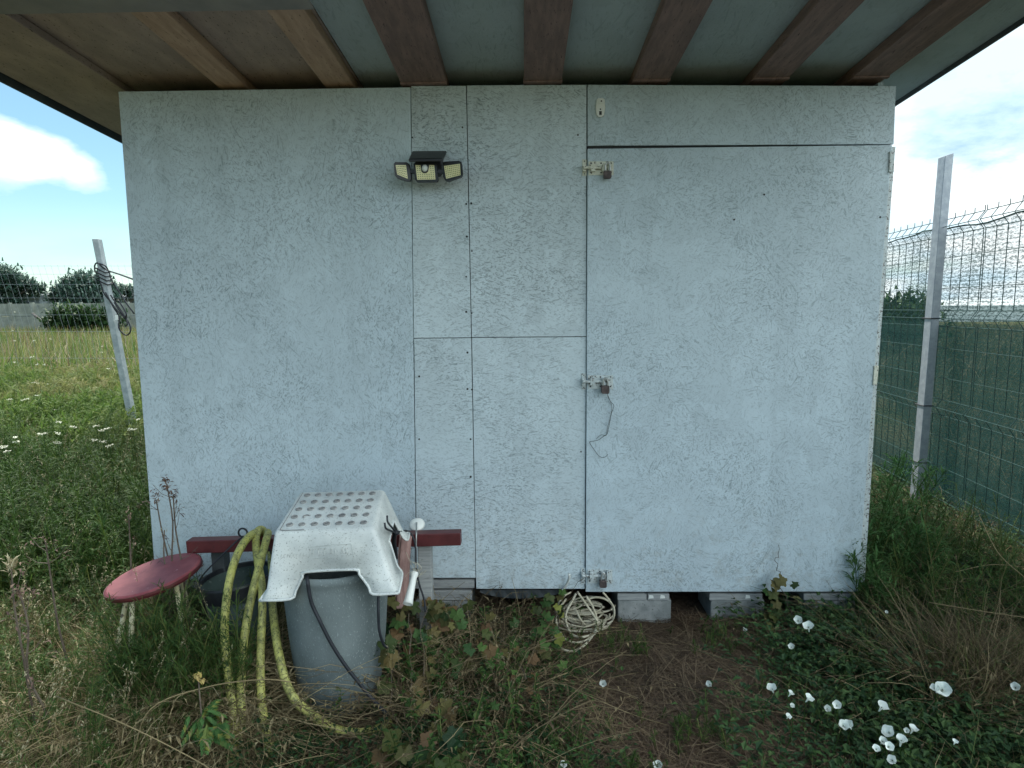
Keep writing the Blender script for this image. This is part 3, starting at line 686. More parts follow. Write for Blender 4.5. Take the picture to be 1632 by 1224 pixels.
# ================================================================= FOUNDATION
for x0, x1, y0, y1, lab in ((985, 1069, 956, 1004, 'weathered concrete block on bare earth right of the cable coil'), (1133, 1217, 956, 1004, 'concrete block half hidden by weeds under the middle of the door'),
                      (1283, 1362, 958, 1008, 'overgrown concrete block under the hinge side of the door'), (662, 752, 957, 1006, 'concrete block under the narrow panels beside the drum'), (262, 330, 955, 1000, 'concrete block under the left end of the shed behind the red stool')):
    b = BM(); P = pt(x0, y0, WY + .01); Q = pt(x1, y1, WY + .01)
    box(b, ((P.x + Q.x) / 2, WY + .11, P.z / 2 - .02), (Q.x - P.x, .2, P.z + .04))
    o = obj('concrete_block', b, MT['concrete'], bevel=.006); tag(o, lab, 'concrete block', 'concrete blocks under the shed')
for x0, x1, lab in ((984, 1030, 'plain grey timber packer on the block beside the cable coil'), (1032, 1066, 'chipped packing board with white scraps on the block beside the cable coil'), (1130, 1214, 'scuffed timber packer on the block under the middle of the door'), (1280, 1362, 'long grey timber packer on the block by the door hinges'), (688, 752, 'timber packer on the block below the narrow panels')):
    P = pt(x0, 944.5 if x0 > 900 else 940, WY + .012); Q = pt(x1, 956, WY + .012); b = BM()
    box(b, ((P.x + Q.x) / 2, WY + .09, (P.z + Q.z) / 2), (Q.x - P.x, .17, P.z - Q.z - .002))
    o = obj('timber_packer', b, MT['timber'], bevel=.002); tag(o, lab, 'timber', 'timber packers between blocks and shed')
    if x0 in (1032, 1130):
        for cx in ((x0 + 6, x0 + 24) if x0 == 1032 else (x0 + 62,)):
            b = BM(); prism(b, [pt(cx - 3, 948, WY + .004), pt(cx + 3, 949, WY + .004), pt(cx + 4, 953.5, WY + .004), pt(cx - 4, 954, WY + .004)], (0, .001, 0))
            obj('paint_scrap', b, MT['plastic_white'], o)
# hanging dark sheet under the floor
b = BM(); n = 14
for i in range(n):
    x0, x1 = 765 + i * 9.4, 765 + (i + 1) * 9.4
    f = lambda x: 944 + 10 * math.sin((x - 765) / 132 * math.pi) ** .7
    prism(b, [pt(x0, 940, WY + .03), pt(x1, 940, WY + .03), pt(x1, f(x1), WY + .03 + .004 * math.sin(x1)), pt(x0, f(x0), WY + .03 + .004 * math.sin(x0))], (0, .004, 0))
bmesh.ops.remove_doubles(b, verts=b.verts, dist=.0005)
tag(obj('tarpaulin', b, MT['tarp']), 'dark sheet sagging under the shed floor left of the cable coil', 'sheet')

# ================================================================= CABLE COIL
b = BM(); r_ = .0045
loops = [
 ([(920, 943), (932, 960), (944, 978), (951, 990), (950, 1003), (941, 1018), (925, 1033), (910, 1038), (893, 1033), (881, 1021), (879, 1010)], 2.40, 2.50),
 ([(934, 950), (946, 970), (952, 992), (948, 1006), (936, 1014), (920, 1015), (908, 1007), (902, 990), (903, 975), (912, 958), (918, 946)], 2.44, 2.52),
 ([(893, 1008), (900, 1018), (915, 1024), (930, 1022), (945, 1013), (958, 1000), (962, 992)], 2.42, 2.5),
 ([(961, 944), (970, 955), (978, 968), (979, 980), (975, 990), (968, 994)], 2.50, 2.5),
 ([(906, 972), (922, 968), (935, 957), (948, 952), (962, 954), (974, 962), (979, 976)], 2.54, 2.54),
 ([(887, 975), (890, 962), (899, 950), (910, 944)], 2.52, 2.56),
 ([(918, 972), (924, 985), (933, 997)], 2.43, 2.46),
 ([(895, 983), (900, 990), (906, 994), (925, 999), (940, 997), (955, 990)], 2.47, 2.5),
 ([(887, 1000), (887, 985), (893, 968), (902, 955)], 2.46, 2.54)]
for L, ya, yb_ in loops:
    n = len(L); tube(b, crom([ptg(x, y, ya + (yb_ - ya) * abs(i / (n - 1) * 2 - 1), .035) for i, (x, y) in enumerate(L)], 5), r_ * U(.85, 1.05), 8)
for k in range(11):
    cx, cy, rx_, ry_ = 936 + U(-9, 9), 972 + k * 3.2 - 8, U(28, 42), U(9, 17); a0 = U(-.5, .6)
    P = [ptg(cx + rx_ * math.cos(a), cy + ry_ * math.sin(a), 2.60 - .05 * math.sin(a) - k * .008, .02) for a in np.linspace(a0, a0 + 5.6, 22)]
    tube(b, P, r_ * .9, 7)
cc = obj('cable_coil', b, MT['cable'], smooth=True); tag(cc, 'tangled coil of cream cable spilling from under the shed', 'cable')
b = BM(); tube(b, crom([pt(907, 915, WY - .05), pt(907, 922, WY - .04), pt(903, 931, WY - .02), pt(896, 942, WY + .0), pt(891, 955, WY + .02)], 5), .0052, 8)
obj('cable_end', b, MT['plastic_white'], cc, smooth=True)['label'] = 'clean white cable end standing upright'

# ================================================================= RED RAIL
ry = 2.33
b = BM()
A, B_ = pt(302, 869, ry), pt(735, 856, ry)
d = (B_ - A).normalized(); up = Vector((0, 0, 1)); up = (up - d * up.dot(d)).normalized(); sd_ = d.cross(up)
hh = .0245
pr = [A + sd_ * (s * hh) + up * (t_ * hh) for s, t_ in ((-1, -1), (1, -1), (1, 1), (-1, 1))]
prism(b, pr, B_ - A)
rail = empty('metal_rail', A, 'dark red square metal rail running behind the step stool in front of the shed wall', 'rail')
obj('rail_bar', b, MT['red'], rail, bevel=.003)
for px_ in (345, 676):
    P = pt(px_, 880, ry); b = BM()
    box(b, (P.x, ry + .03, (A + (B_ - A) * ((P.x - A.x) / (B_.x - A.x))).z / 2 - .03), (.05, .05, (A + (B_ - A) * ((P.x - A.x) / (B_.x - A.x))).z + .0))
    obj('leg', b, MT['timber'] if px_ > 500 else MT['tarp'], rail, bevel=.003)

# ================================================================= BARREL
bc = onz(542, 1122, 0); bc = Vector((bc.x - .01, 2.045, 0))
barrel = empty('drum', bc, 'tapered grey drum standing in the weeds under the white step stool', 'drum')
b = BM()
prof = [(.122, .0), (.129, .012), (.138, .06), (.149, .14), (.160, .25), (.168, .36), (.172, .43), (.172, .462), (.176, .468), (.176, .488), (.170, .492), (.163, .488), (.160, .46), (.155, .36), (.11, .03), (.0, .03)]
rings = lathe(b, prof, bc, 56)
b2_ = obj('drum_body', b, MT['barrel'], barrel, smooth=True)
# white step stool on the drum
st = empty('step_stool', bc + Vector((0, 0, .49)), 'dirty white plastic step stool with grey dots sitting on the drum', 'step stool')
TFL, TFR, TBR, TBL = pt(436, 847, 1.90), pt(597, 842, 1.90), pt(613, 779, 2.19), pt(477, 783, 2.19)
BFL, BFR = pt(421, 955, 1.855), pt(631, 943, 1.855)
BBR = pt(647, 851, 2.23); BBL = Vector((BFL.x + .02, 2.24, BBR.z))
b = BM()
def lerp(a, c, t): return a + (c - a) * t
def side(TL, TR, BL, BR, notch, out, oL, oR):
    """panel with an arch cut out of the lower edge; notch = (u0, u1, top v, flare)"""
    def P(u, v): 
        p = lerp(lerp(TL, TR, u), lerp(BL, BR, u), v); return p
    u0, u1, v0, fl_ = notch
    pts = [P(0, 0), P(1, 0), P(1, .9), P(1.0, 1.0) + (out + oR) * .010, P(u1 + fl_ + .03, 1.0) + out * .010, P(u1 + fl_, .9), P(u1 + fl_ * .15, v0 + .07), P(u1 - .02, v0), P(u0 + .02, v0), P(u0 - fl_ * .15, v0 + .07), P(u0 - fl_, .9), P(u0 - fl_ - .03, 1.0) + out * .010, P(0.0, 1.0) + (out + oL) * .010, P(0, .9)]
    return pts
fr = side(TFL, TFR, BFL, BFR, (.30, .745, .63, .06), Vector((0, -1, 0)), Vector((-1, 0, 0)), Vector((1, 0, 0)))
rt = side(TFR, TBR, BFR, BBR, (.36, .80, .50, .05), Vector((1, 0, 0)), Vector((0, -1, 0)), Vector((0, 1, 0)))
bk = side(TBR, TBL, BBR, BBL, (.28, .72, .6, .06), Vector((0, 1, 0)), Vector((1, 0, 0)), Vector((-1, 0, 0)))
lf = side(TBL, TFL, BBL, BFL, (.28, .72, .6, .05), Vector((-1, 0, 0)), Vector((0, 1, 0)), Vector((0, -1, 0)))
inn = []
for S in (fr, rt, bk, lf):
    vs = [b.verts.new(p) for p in S]
    # split into strips: left leg, right leg, upper apron
    # indices 0 TL,1 TR,2 R.9,3 R1,4,5,6,7 notch TR,8 notch TL,9,10,11,12 L1,13 L.9
    b.faces.new((vs[0], vs[1], vs[7], vs[8])); b.faces.new((vs[1], vs[2], vs[5], vs[6], vs[7])); b.faces.new((vs[2], vs[3], vs[4], vs[5]))
    b.faces.new((vs[0], vs[8], vs[9], vs[10], vs[13])); b.faces.new((vs[13], vs[10], vs[11], vs[12]))
tp = [b.verts.new(p) for p in (TFL, TFR, TBR, TBL)]
b.faces.new(tp)
bmesh.ops.remove_doubles(b, verts=b.verts, dist=.0008)
bmesh.ops.recalc_face_normals(b, faces=b.faces)
es = [e for e in b.edges if len(e.link_faces) == 2 and e.calc_face_angle(0) > R_(35)]
bmesh.ops.bevel(b, geom=es, offset=.014, segments=4, affect='EDGES', profile=.5)
# non-slip dots set in a shallow rectangle
nrm = (TFR - TFL).cross(TBL - TFL).normalized()
if nrm.z < 0: nrm = -nrm
ux = (TFR - TFL).normalized(); uy = nrm.cross(ux); RT = Matrix((ux, uy, nrm)).transposed()
def top(u, v): return lerp(lerp(TBL, TBR, u), lerp(TFL, TFR, u), v)
rows = 5
for r in range(rows):
    for c in range(7):
        if r == 3 and c == 1: continue
        u = .11 + .125 * c + (.0 if r % 2 == 0 else .0) ; v = .13 + .185 * r
        p = top(u + .015, v) + nrm * .0018
        disc(b, p, .0105, 18, RT, 1, .002)
        tube(b, [p + nrm * .0004 + RT @ Vector((.0085 * math.cos(a), .0085 * math.sin(a), 0)) for a in np.linspace(0, 2 * math.pi, 15)[:-1]], .0012, 5, 1, closed=True)
p = top(.11 + .125 + .015, .13 + .185 * 3) + nrm * .002
tube(b, [p + RT @ Vector((.0095 * math.cos(a), .0095 * math.sin(a), 0)) for a in np.linspace(.6, 4.2, 12)], .0022, 6, 1)
body = obj('stool_shell', b, [MT['stoolwhite'], MT['grip']], st, smooth=True)
sm = body.modifiers.new('thickness', 'SOLIDIFY'); sm.thickness = .004; sm.offset = -1
b = BM()
for S in (fr, rt, bk, lf):
    edge = [S[2], S[3], S[4], S[5], S[6], S[7], S[8], S[9], S[10], S[11], S[12], S[13]]
    edge = edge[1:-1]
    pp = crom(edge, 3)
    tube(b, pp, .0042, 8)
obj('rim', b, MT['stoolwhite'], st, smooth=True)
b = BM()
loop_ = [top(.055, .05), top(.055, .90), top(.065, .965), top(.10, .985), top(.30, .985)]
tube(b, [q + nrm * .0005 for q in crom(loop_, 4)], .0012, 5); obj('tray_line', b, MT['grip'], st)
# worn raised frame and letters on the front face: too worn to read, so only their broken strokes
b = BM()
def fp(u, v): return lerp(lerp(TFL, TFR, u), lerp(BFL, BFR, u), v) + Vector((0, -.0022, 0))
random.seed(4)
for seg in (((.36, .25), (.55, .235)), ((.60, .23), (.74, .225)), ((.74, .235), (.74, .40)), ((.36, .26), (.36, .40)), ((.38, .43), (.56, .42))):
    tube(b, [fp(*seg[0]), fp(*seg[1])], .0007, 5)
for k in range(9):
    u = .10 + k * .028 if k < 9 else 0; v = .395 + random.uniform(-.01, .01)
    tube(b, [fp(u, v), fp(u + .004, v - .05)], .0009, 5)
for k, ch_ in enumerate('IETAIAI'):
    u = .385 + k * .05; v0_, v1_ = .28, .375
    if ch_ in 'IETR': tube(b, [fp(u, v0_), fp(u, v1_)], .0009, 5)
    if ch_ in 'ET': tube(b, [fp(u, v0_), fp(u + .03, v0_)], .0008, 5)
    if ch_ == 'E': tube(b, [fp(u, v1_), fp(u + .028, v1_)], .0008, 5)
    if ch_ == 'A': tube(b, [fp(u, v1_), fp(u + .014, v0_), fp(u + .028, v1_)], .0009, 5)
obj('worn_lettering', b, worn('raised_worn', (.42, .44, .42), (.6, .62, .6), 60), st)

# cord tied to the stool's side, running over the rail
b = BM()
tube(b, crom([pt(617, 822, 1.98), pt(618, 832, 1.97), pt(625, 841, 2.02), pt(632, 848, 2.1), pt(638, 850, 2.22)], 5), .0032, 7)
tube(b, crom([pt(613, 833, 1.95), pt(615, 842, 1.95), pt(623, 846, 2.0), pt(630, 849, 2.08)], 5), .0032, 7)
tube(b, crom([pt(631, 848, 2.08), pt(640, 847, 2.2), pt(648, 846, 2.27), pt(656, 852, 2.28), pt(662, 870, 2.26), pt(663, 900, 2.22), pt(668, 930, 2.2), pt(676, 955, 2.18), pt(678, 975, 2.17)], 6), .0036, 7)
bmesh.ops.create_icosphere(b, subdivisions=2, radius=.010, matrix=Matrix.Translation(pt(631, 849, 2.07)))
tube(b, crom([pt(630, 848, 2.10), pt(628, 862, 2.16), pt(630, 880, 2.22), pt(631, 890, 2.24)], 5), .008, 7)
tag(obj('rope', b, MT['black_dull'], smooth=True), 'black rope knotted through the side of the white step stool', 'rope')
# black hose running out of the drum
b = BM()
P = [(488, 912, 1.95), (490, 925, 1.883), (492, 940, 1.880), (497, 962, 1.882), (510, 990, 1.880), (525, 1020, 1.885), (540, 1045, 1.89), (556, 1068, 1.895), (572, 1088, 1.90), (588, 1108, 1.90), (604, 1125, 1.88), (618, 1140, 1.86)]
tube(b, crom([pt(p[0], p[1], p[2] - .024) for p in P], 5), .0058, 8)
tag(obj('black_hose', b, MT['black_dull'], smooth=True), 'black hose hanging diagonally down the front of the grey drum', 'hose')
b = BM()
P = [(603, 948, 1.92), (603, 975, 1.90), (604, 1000, 1.90), (607, 1015, 1.905), (612, 1028, 1.92), (618, 1032, 1.93)]
tube(b, crom([pt(*p) for p in P], 5), .0045, 8)
tag(obj('black_cable', b, MT['black_dull'], smooth=True), "short black cable hanging below the step stool's right foot", 'cable')

# pink strap
b = BM()
for k, off in enumerate((0, .012, -.010)):
    P = [pt(648 - k, 852, 2.28), pt(645, 862, 2.26), pt(643, 885, 2.25), pt(641 + k, 915, 2.25), pt(639, 945, 2.24), pt(637 - k, 970, 2.24)]
    P = crom(P, 5); wd = .012
    for a, c in zip(P, P[1:]):
        o1 = Vector((wd, 0, 0)); s = Vector((off, k * .005, 0))
        prism(b, [a - o1 + s, a + o1 + s, c + o1 + s, c - o1 + s], (0, .003, 0))
bmesh.ops.remove_doubles(b, verts=b.verts, dist=.0003)
tag(obj('strap', b, MT['strap']), 'faded pink folded strap hung over the rail beside the step stool', 'strap')
# white pipe piece and its hook
t = empty('plastic_pipe', pt(652, 965, 2.1), 'white plastic pipe handle tied with string under the white hook disc', 'pipe')
b = BM(); A1, B1 = pt(661, 912, 2.16), pt(650, 963, 2.08); ax = (B1 - A1).normalized()
Rp = ax.to_track_quat('Z', 'Y').to_matrix(); Lp = (B1 - A1).length
lathe(b, [(.0, .0), (.012, .0), (.0145, .004), (.0145, .012), (.0115, .018), (.012, .05), (.0150, Lp - .02), (.0175, Lp), (.0145, Lp), (.012, Lp - .03), (.0, Lp - .03)], A1, 24, 0, Rp)
obj('pipe_body', b, MT['plastic_white'], t, smooth=True)
b = BM()
for k in range(9):
    a = U(0, 6.28); q = A1 + Vector((U(-.012, .012), U(-.01, .01), U(-.01, .02)))
    tube(b, crom([q, q + Vector((math.cos(a) * .02, -.006, math.sin(a) * .02)), q + Vector((math.cos(a + .9) * .03, -.003, math.sin(a + .9) * .035))], 4), .0008, 5)
tube(b, crom([A1, pt(655, 898, 2.2), pt(647, 880, 2.24)], 4), .0009, 5)
obj('string', b, MT['seedstr'] if 'seedstr' in MT else MT['cable'], t)
t = empty('hook', pt(664, 836, WY - .1), 'metal hook rod with a white disc standing above the red rail', 'hook')
b = BM(); Rd = Euler((R_(38), 0, 0)).to_matrix(); lathe(b, [(0, 0), (.012, .001), (.026, -.003), (.031, -.010), (.028, -.012), (.0, -.006)], pt(664, 834, 2.38), 28, 0, Rd); obj('disc', b, MT['plastic_white'], t, smooth=True)
b = BM(); tube(b, crom([pt(664, 833, 2.38), pt(664, 836, 2.36), pt(663.5, 850, 2.30), pt(663, 880, 2.28), pt(662.5, 905, 2.2)], 5), .0032, 8); obj('rod', b, MT['shackle'], t, smooth=True)

# ================================================================= HOSE
b = BM()
Y1 = 2.29
hp = [(372, 1215, 1.74), (374, 1160, 1.80), (367, 1100, 1.87), (361, 1050, 1.92), (358, 1010, 1.97), (360, 965, 2.02), (368, 915, 2.06), (381, 878, 2.14), (397, 855, 2.22), (411, 848, 2.31),
      (420, 850, 2.35), (427, 849, 2.30), (424, 862, 2.22), (414, 900, 2.10), (405, 934, 2.06), (398, 965, 2.03), (391, 1005, 2.0), (386, 1050, 1.95), (384, 1100, 1.88), (384, 1150, 1.82), (380, 1190, 1.76)]
tube(b, crom([ptg(*p) for p in hp], 7), .0138, 12)
hp = [(432, 1200, 1.75), (424, 1165, 1.80), (417, 1120, 1.88), (415, 1070, 1.94), (416, 1020, 2.0), (418, 975, 2.04), (417, 930, 2.07), (411, 895, 2.12), (408, 865, 2.22), (411, 846, 2.31), (420, 846, 2.36), (430, 870, 2.34), (434, 920, 2.25), (434, 962, 2.12), (438, 1000, 2.02), (444, 1040, 1.96), (455, 1085, 1.90), (470, 1115, 1.86), (492, 1135, 1.86), (520, 1155, 1.84), (550, 1166, 1.83), (590, 1166, 1.84), (625, 1150, 1.86)]
tube(b, crom([ptg(*p) for p in hp], 7), .0138, 12)
tag(obj('garden_hose', b, MT['hose'], smooth=True), 'dirty yellow garden hose looped over the red rail and trailing into the grass', 'hose')

# ================================================================= BUCKET
bx = pt(393, 908, 2.25)
bucket = empty('bucket', (bx.x, 2.25, bx.z - .36), 'dark bucket with a wire handle behind the yellow hose', 'bucket')
b = BM(); c0 = Vector((bx.x, 2.25, bx.z - .36)); tilt = Euler((0, R_(-6), 0)).to_matrix()
lathe(b, [(0, .0), (.092, .0), (.098, .01), (.128, .325), (.124, .325), (.094, .014), (0, .012)], c0, 40, 0, tilt); obj('bucket_body', b, MT['bucket'], bucket, smooth=True)
b = BM(); lathe(b, [(.126, .285), (.1345, .285), (.137, .335), (.134, .342), (.127, .340), (.1255, .285)], c0, 40, 0, tilt)
for a_ in (math.pi + .25,):
    q = c0 + tilt @ Vector((.125 * math.cos(a_), .125 * math.sin(a_), .16)); 
    prism(b, [c0 + tilt @ Vector(((.094 + .035 * z_ / .3 + .004) * math.cos(a_ + s_ * .13), (.094 + .035 * z_ / .3 + .004) * math.sin(a_ + s_ * .13), z_)) for s_, z_ in ((-1, .02), (1, .02), (1, .29), (-1, .29))], (-.003, -.002, 0))
obj('rim_band', b, MT['black'], bucket, smooth=False)
b = BM(); Ls = c0 + tilt @ Vector((-.137, -.02, .315)); Rs = c0 + tilt @ Vector((.137, .0, .315))
top_ = pt(387, 857, 2.30)
tube(b, crom([Ls, Ls + Vector((.012, 0, .045)), pt(362, 877, 2.26), pt(378, 862, 2.29), top_, pt(400, 857, 2.3), pt(425, 868, 2.28), Rs + Vector((0, 0, .05)), Rs], 6), .0028, 7)
rc = pt(387, 849, 2.30)
tube(b, [rc + Vector((.0165 * math.cos(a), 0, .0165 * math.sin(a))) for a in np.linspace(0, 2 * math.pi, 21)[:-1]], .0035, 7, 0, closed=True)
obj('handle', b, MT['black_dull'], bucket, smooth=True)

# ================================================================= RED STOOL
sp = pt(245, 914, 2.16)
stool = empty('round_stool', (sp.x, sp.y, 0), 'low round stool with a tilted red seat and flaking cream legs in the weeds', 'stool')
Rs_ = Euler((R_(5), R_(-10), 0)).to_matrix()
b = BM(); lathe(b, [(0, 0), (.148, 0), (.155, -.004), (.157, -.012), (.153, -.022), (.146, -.025), (0, -.025)], sp, 48, 0, Rs_); obj('seat', b, MT['redseat'], stool, smooth=False, bevel=0)
b = BM(); lathe(b, [(.1585, -.005), (.1590, -.012), (.1588, -.018), (.1560, -.018), (.1560, -.005), (.1585, -.005)], sp, 48, 0, Rs_); obj('seat_edge', b, MT['red'], stool, smooth=True)
for (tx, ty, bx_, by_, dY) in ((203, 948, 188, 1035, -.09), (211, 950, 209, 1050, -.12)):
    a = pt(tx, ty - 4, sp.y + dY); c = pt(bx_, by_, sp.y + dY - .02); c = a + (c - a) * (a.z / (a.z - c.z))
    b = BM(); tube(b, [a, c], [.0088, .0078], 10); obj('leg', b, MT['cream'], stool, smooth=True)
for lx, ly, ex, ey in ((.09, -.03, .12, -.05), (.03, .10, .05, .13)):
    a = sp + Rs_ @ Vector((lx, ly, -.024)); c = Vector((sp.x + ex * 1.15, sp.y + ey * 1.15, 0))
    b = BM(); tube(b, [a, c], [.0088, .0078], 10); obj('leg', b, MT['cream'], stool, smooth=True)

# ================================================================= RIGHT FENCE
gp = onz(1462, 836, 0.0)
gp = pt(1462, 830, 4.15); gp.z = 0
fd = Vector(ray(937, 487)); fd.z = 0; fd.normalize(); fs = Vector((fd.y, -fd.x, 0))   # along, and sideways (to the right)
fence = empty('wire_fence', gp, 'green welded wire fence with V folds and a grey steel post', 'fence')
b = BM(); topp = pt(1509.5, 249, 4.15)
PB = pt(1459, 845, 4.15); PB.z = -.02
ax_ = (topp - PB)
base = [PB + Vector((x, y, 0)) for x, y in ((-.034, -.035), (.018, -.035), (.018, .035), (-.034, .035))]
vs0 = [b.verts.new(p) for p in base]; vs1 = [b.verts.new(p + ax_ + Vector((0, 0, .012 if i in (1, 2) else -.004))) for i, p in enumerate(base)]
b.faces.new(vs0[::-1]); b.faces.new(vs1)
for i in range(4): b.faces.new((vs0[i], vs0[(i + 1) % 4], vs1[(i + 1) % 4], vs1[i]))
obj('post', b, MT['galv'], fence, bevel=.003)
folds = [1.80, 1.235, .675, .11]
off0 = .05   # mesh runs just behind the post
def fpos(s, z, o=0.0): return gp + fd * s + fs * (o + off0) + Vector((0, 0, z))
def fold_off(z):
    for f0 in folds:
        if abs(z - f0) < .05: return -.035 * (1 - abs(z - f0) / .05)
    return 0
s0 = -2.9
zl = sorted([1.88, 1.86] + [f0 + d_ for f0 in folds for d_ in (-.05, 0, .05)] + [.02])
for k in range(6):
    a, c = s0 + k * 2.5 + .01, s0 + (k + 1) * 2.5 - .01; b = BM()
    nv = 26 if k < 4 else 20
    for i in range(nv):
        s = a + (c - a) * i / (nv - 1)
        tube(b, [fpos(s, z, fold_off(z)) for z in zl], .0024, 5 if k < 3 else 4)
    for f0 in folds:
        for d_ in (-.05, 0, .05): tube(b, [fpos(a, f0 + d_, fold_off(f0 + d_)), fpos(c, f0 + d_, fold_off(f0 + d_))], .0026, 5)
    for f0, f1 in zip(folds, folds[1:]):
        for q in (1, 2):
            zz_ = f0 + (f1 - f0) * q / 3 ; tube(b, [fpos(a, zz_, 0), fpos(c, zz_, 0)], .0022, 5)
    obj('mesh_panel', b, MT['fencewire'], fence)
for z in (1.235, .675, .30):
    q = PB + ax_ * ((z + .02) / ax_.z); b = BM()
    tube(b, [q + Vector((x, y, 0)) for x, y in ((-.038, -.039), (.022, -.039), (.022, .05), (-.038, .05))], .004, 6, closed=True); obj('tie_wire', b, MT['black_dull'], fence)
for k in (1, 3):
    q = gp + fd * (2.5 * k + .3); b = BM(); box(b, q + Vector((0, 0, 1.0)), (.05, .05, 2.0)); obj('post', b, MT['galv'], fence)
# shade net behind the mesh
m, nn, ll, bs = mat('shade_net')
v = nn.new('ShaderNodeUVMap')
mp = nn.new('ShaderNodeMapping'); ll.new(v.outputs[0], mp.inputs[0]); mp.inputs['Scale'].default_value = (34, 105, 1)
n1 = tex(nn, ll, 'Noise', 1.0, mp.outputs[0], 3, .8); 
wv = nn.new('ShaderNodeTexWave'); wv.wave_type = 'BANDS'; wv.bands_direction = 'Y'; wv.inputs['Scale'].default_value = 12; wv.inputs['Distortion'].default_value = .6; ll.new(v.outputs[0], wv.inputs['Vector'])
n3 = tex(nn, ll, 'Noise', 2.2, v.outputs[0], 3, .6)
hole = mth(nn, ll, 'ADD', n1.outputs[0], mth(nn, ll, 'ADD', mth(nn, ll, 'MULTIPLY', wv.outputs[0], .06), mth(nn, ll, 'MULTIPLY', n3.outputs[0], .25)))
su = nn.new('ShaderNodeSeparateXYZ'); ll.new(v.outputs[0], su.inputs[0])
# less see-through below the second fold, so the lower net comes out darker
al = mth(nn, ll, 'MULTIPLY', rng_map(nn, ll, hole, .59, .71, .18, .80), rng_map(nn, ll, su.outputs[1], 1.19, 1.23, .36, 1.0))
tr = nn.new('ShaderNodeBsdfTransparent'); mx = nn.new('ShaderNodeMixShader'); ll.new(al, mx.inputs[0])
tl = nn.new('ShaderNodeBsdfTranslucent'); tl.inputs[0].default_value = (.02, .065, .06, 1); mx2 = nn.new('ShaderNodeMixShader'); mx2.inputs[0].default_value = .5
bs.inputs['Base Color'].default_value = (.008, .034, .027, 1); bs.inputs['Roughness'].default_value = .7
ll.new(bs.outputs[0], mx2.inputs[1]); ll.new(tl.outputs[0], mx2.inputs[2])
ll.new(mx2.outputs[0], mx.inputs[1]); ll.new(tr.outputs[0], mx.inputs[2]); ll.new(mx.outputs[0], nn['Material Output'].inputs[0])
MT['net'] = m
b = BM(); uvl = b.loops.layers.uv.new('UVMap'); ns, nzv = 150, 20; grid = []
for i in range(ns + 1):
    s = s0 + (14.4) * i / ns; row = []
    for j in range(nzv + 1):
        z = .02 + (1.80 + .012 * math.sin(s * 5) - .02) * j / nzv
        row.append((b.verts.new(fpos(s, z, .035 + .012 * math.sin(s * 2.1 + z * 3) + .006 * math.sin(s * 7 + z * 9))), (s, z)))
    grid.append(row)
for i in range(ns):
    for j in range(nzv):
        q = (grid[i][j], grid[i + 1][j], grid[i + 1][j + 1], grid[i][j + 1]); f = b.faces.new([k[0] for k in q])
        for lp, k in zip(f.loops, q): lp[uvl].uv = k[1]
net = obj('shade_net', b, MT['net'], smooth=True); tag(net, 'green shade netting stretched along the wire fence', 'netting')
b = BM(); P = [fpos(s0 + 14.4 * i / 120, 1.80 + .012 * math.sin((s0 + 14.4 * i / 120) * 5) + .006 * math.sin(i * 1.7), .03 + .008 * math.sin(i * 2.3)) for i in range(121)]
tube(b, P, .005, 6); obj('rolled_hem', b, MT['fencewire'], net, smooth=True)

# ================================================================= LEFT: leaning post with cable
LY = 5.3
lp = empty('leaning_post', pt(209, 665, LY), 'pale leaning concrete post wound with black cable left of the shed', 'post')
b = BM(); T_, B2 = pt(154.5, 381, LY), pt(211, 668, LY); ax_ = B2 - T_; ex = ax_ * (1 + (B2.z + .05) / (T_.z - B2.z))
wv_ = .027
base = [T_ + Vector((x, y, 0)) for x, y in ((-wv_, -wv_), (wv_, -wv_), (wv_, wv_), (-wv_, wv_))]; prism(b, base, ex); obj('post_shaft', b, MT['concpost'], lp, bevel=.006)
b = BM(); pxbox(b, 183.5, 502, 188, 510, LY - .05, .02, 0); obj('insulator', b, MT['plastic_white'], lp)
b = BM(); Yc = LY - .06
tube(b, crom([pt(215, 446, LY - 1.2), pt(190, 437, LY - .6), pt(172, 431, Yc), pt(161, 424, Yc), pt(155, 419, Yc - .01), pt(151, 423, Yc), pt(151, 433, Yc)], 6), .006, 7)
for L in ([(158, 420), (168, 424), (174, 434), (178, 446), (183, 455), (192, 468), (202, 484), (214, 500)],
          [(160, 450), (166, 468), (176, 480), (186, 494), (196, 504), (200, 508), (201, 500), (196, 490), (188, 478)],
          [(168, 466), (180, 488), (190, 505), (189, 520), (194, 530), (202, 534), (208, 528), (207, 518), (200, 506), (190, 494), (182, 482)],
          [(176, 470), (188, 488), (200, 506), (203, 516), (200, 520)]):
    tube(b, crom([pt(x, y, Yc + .01 * (i % 3)) for i, (x, y) in enumerate(L)], 6), .0058, 7)
for k in range(4):
    a = T_ + (B2 - T_) * (.17 + .022 * k)
    tube(b, [a + Vector((sx * .047, sy * .047, dz)) for sx, sy, dz in ((-.85, -.85, .02), (.85, -.85, -.02), (.85, .85, -.01), (-.85, .85, .015))], .0055, 6, closed=True)
tag(obj('black_cable', b, MT['black_dull'], smooth=True), 'loops of black cable tangled around the leaning post', 'cable')

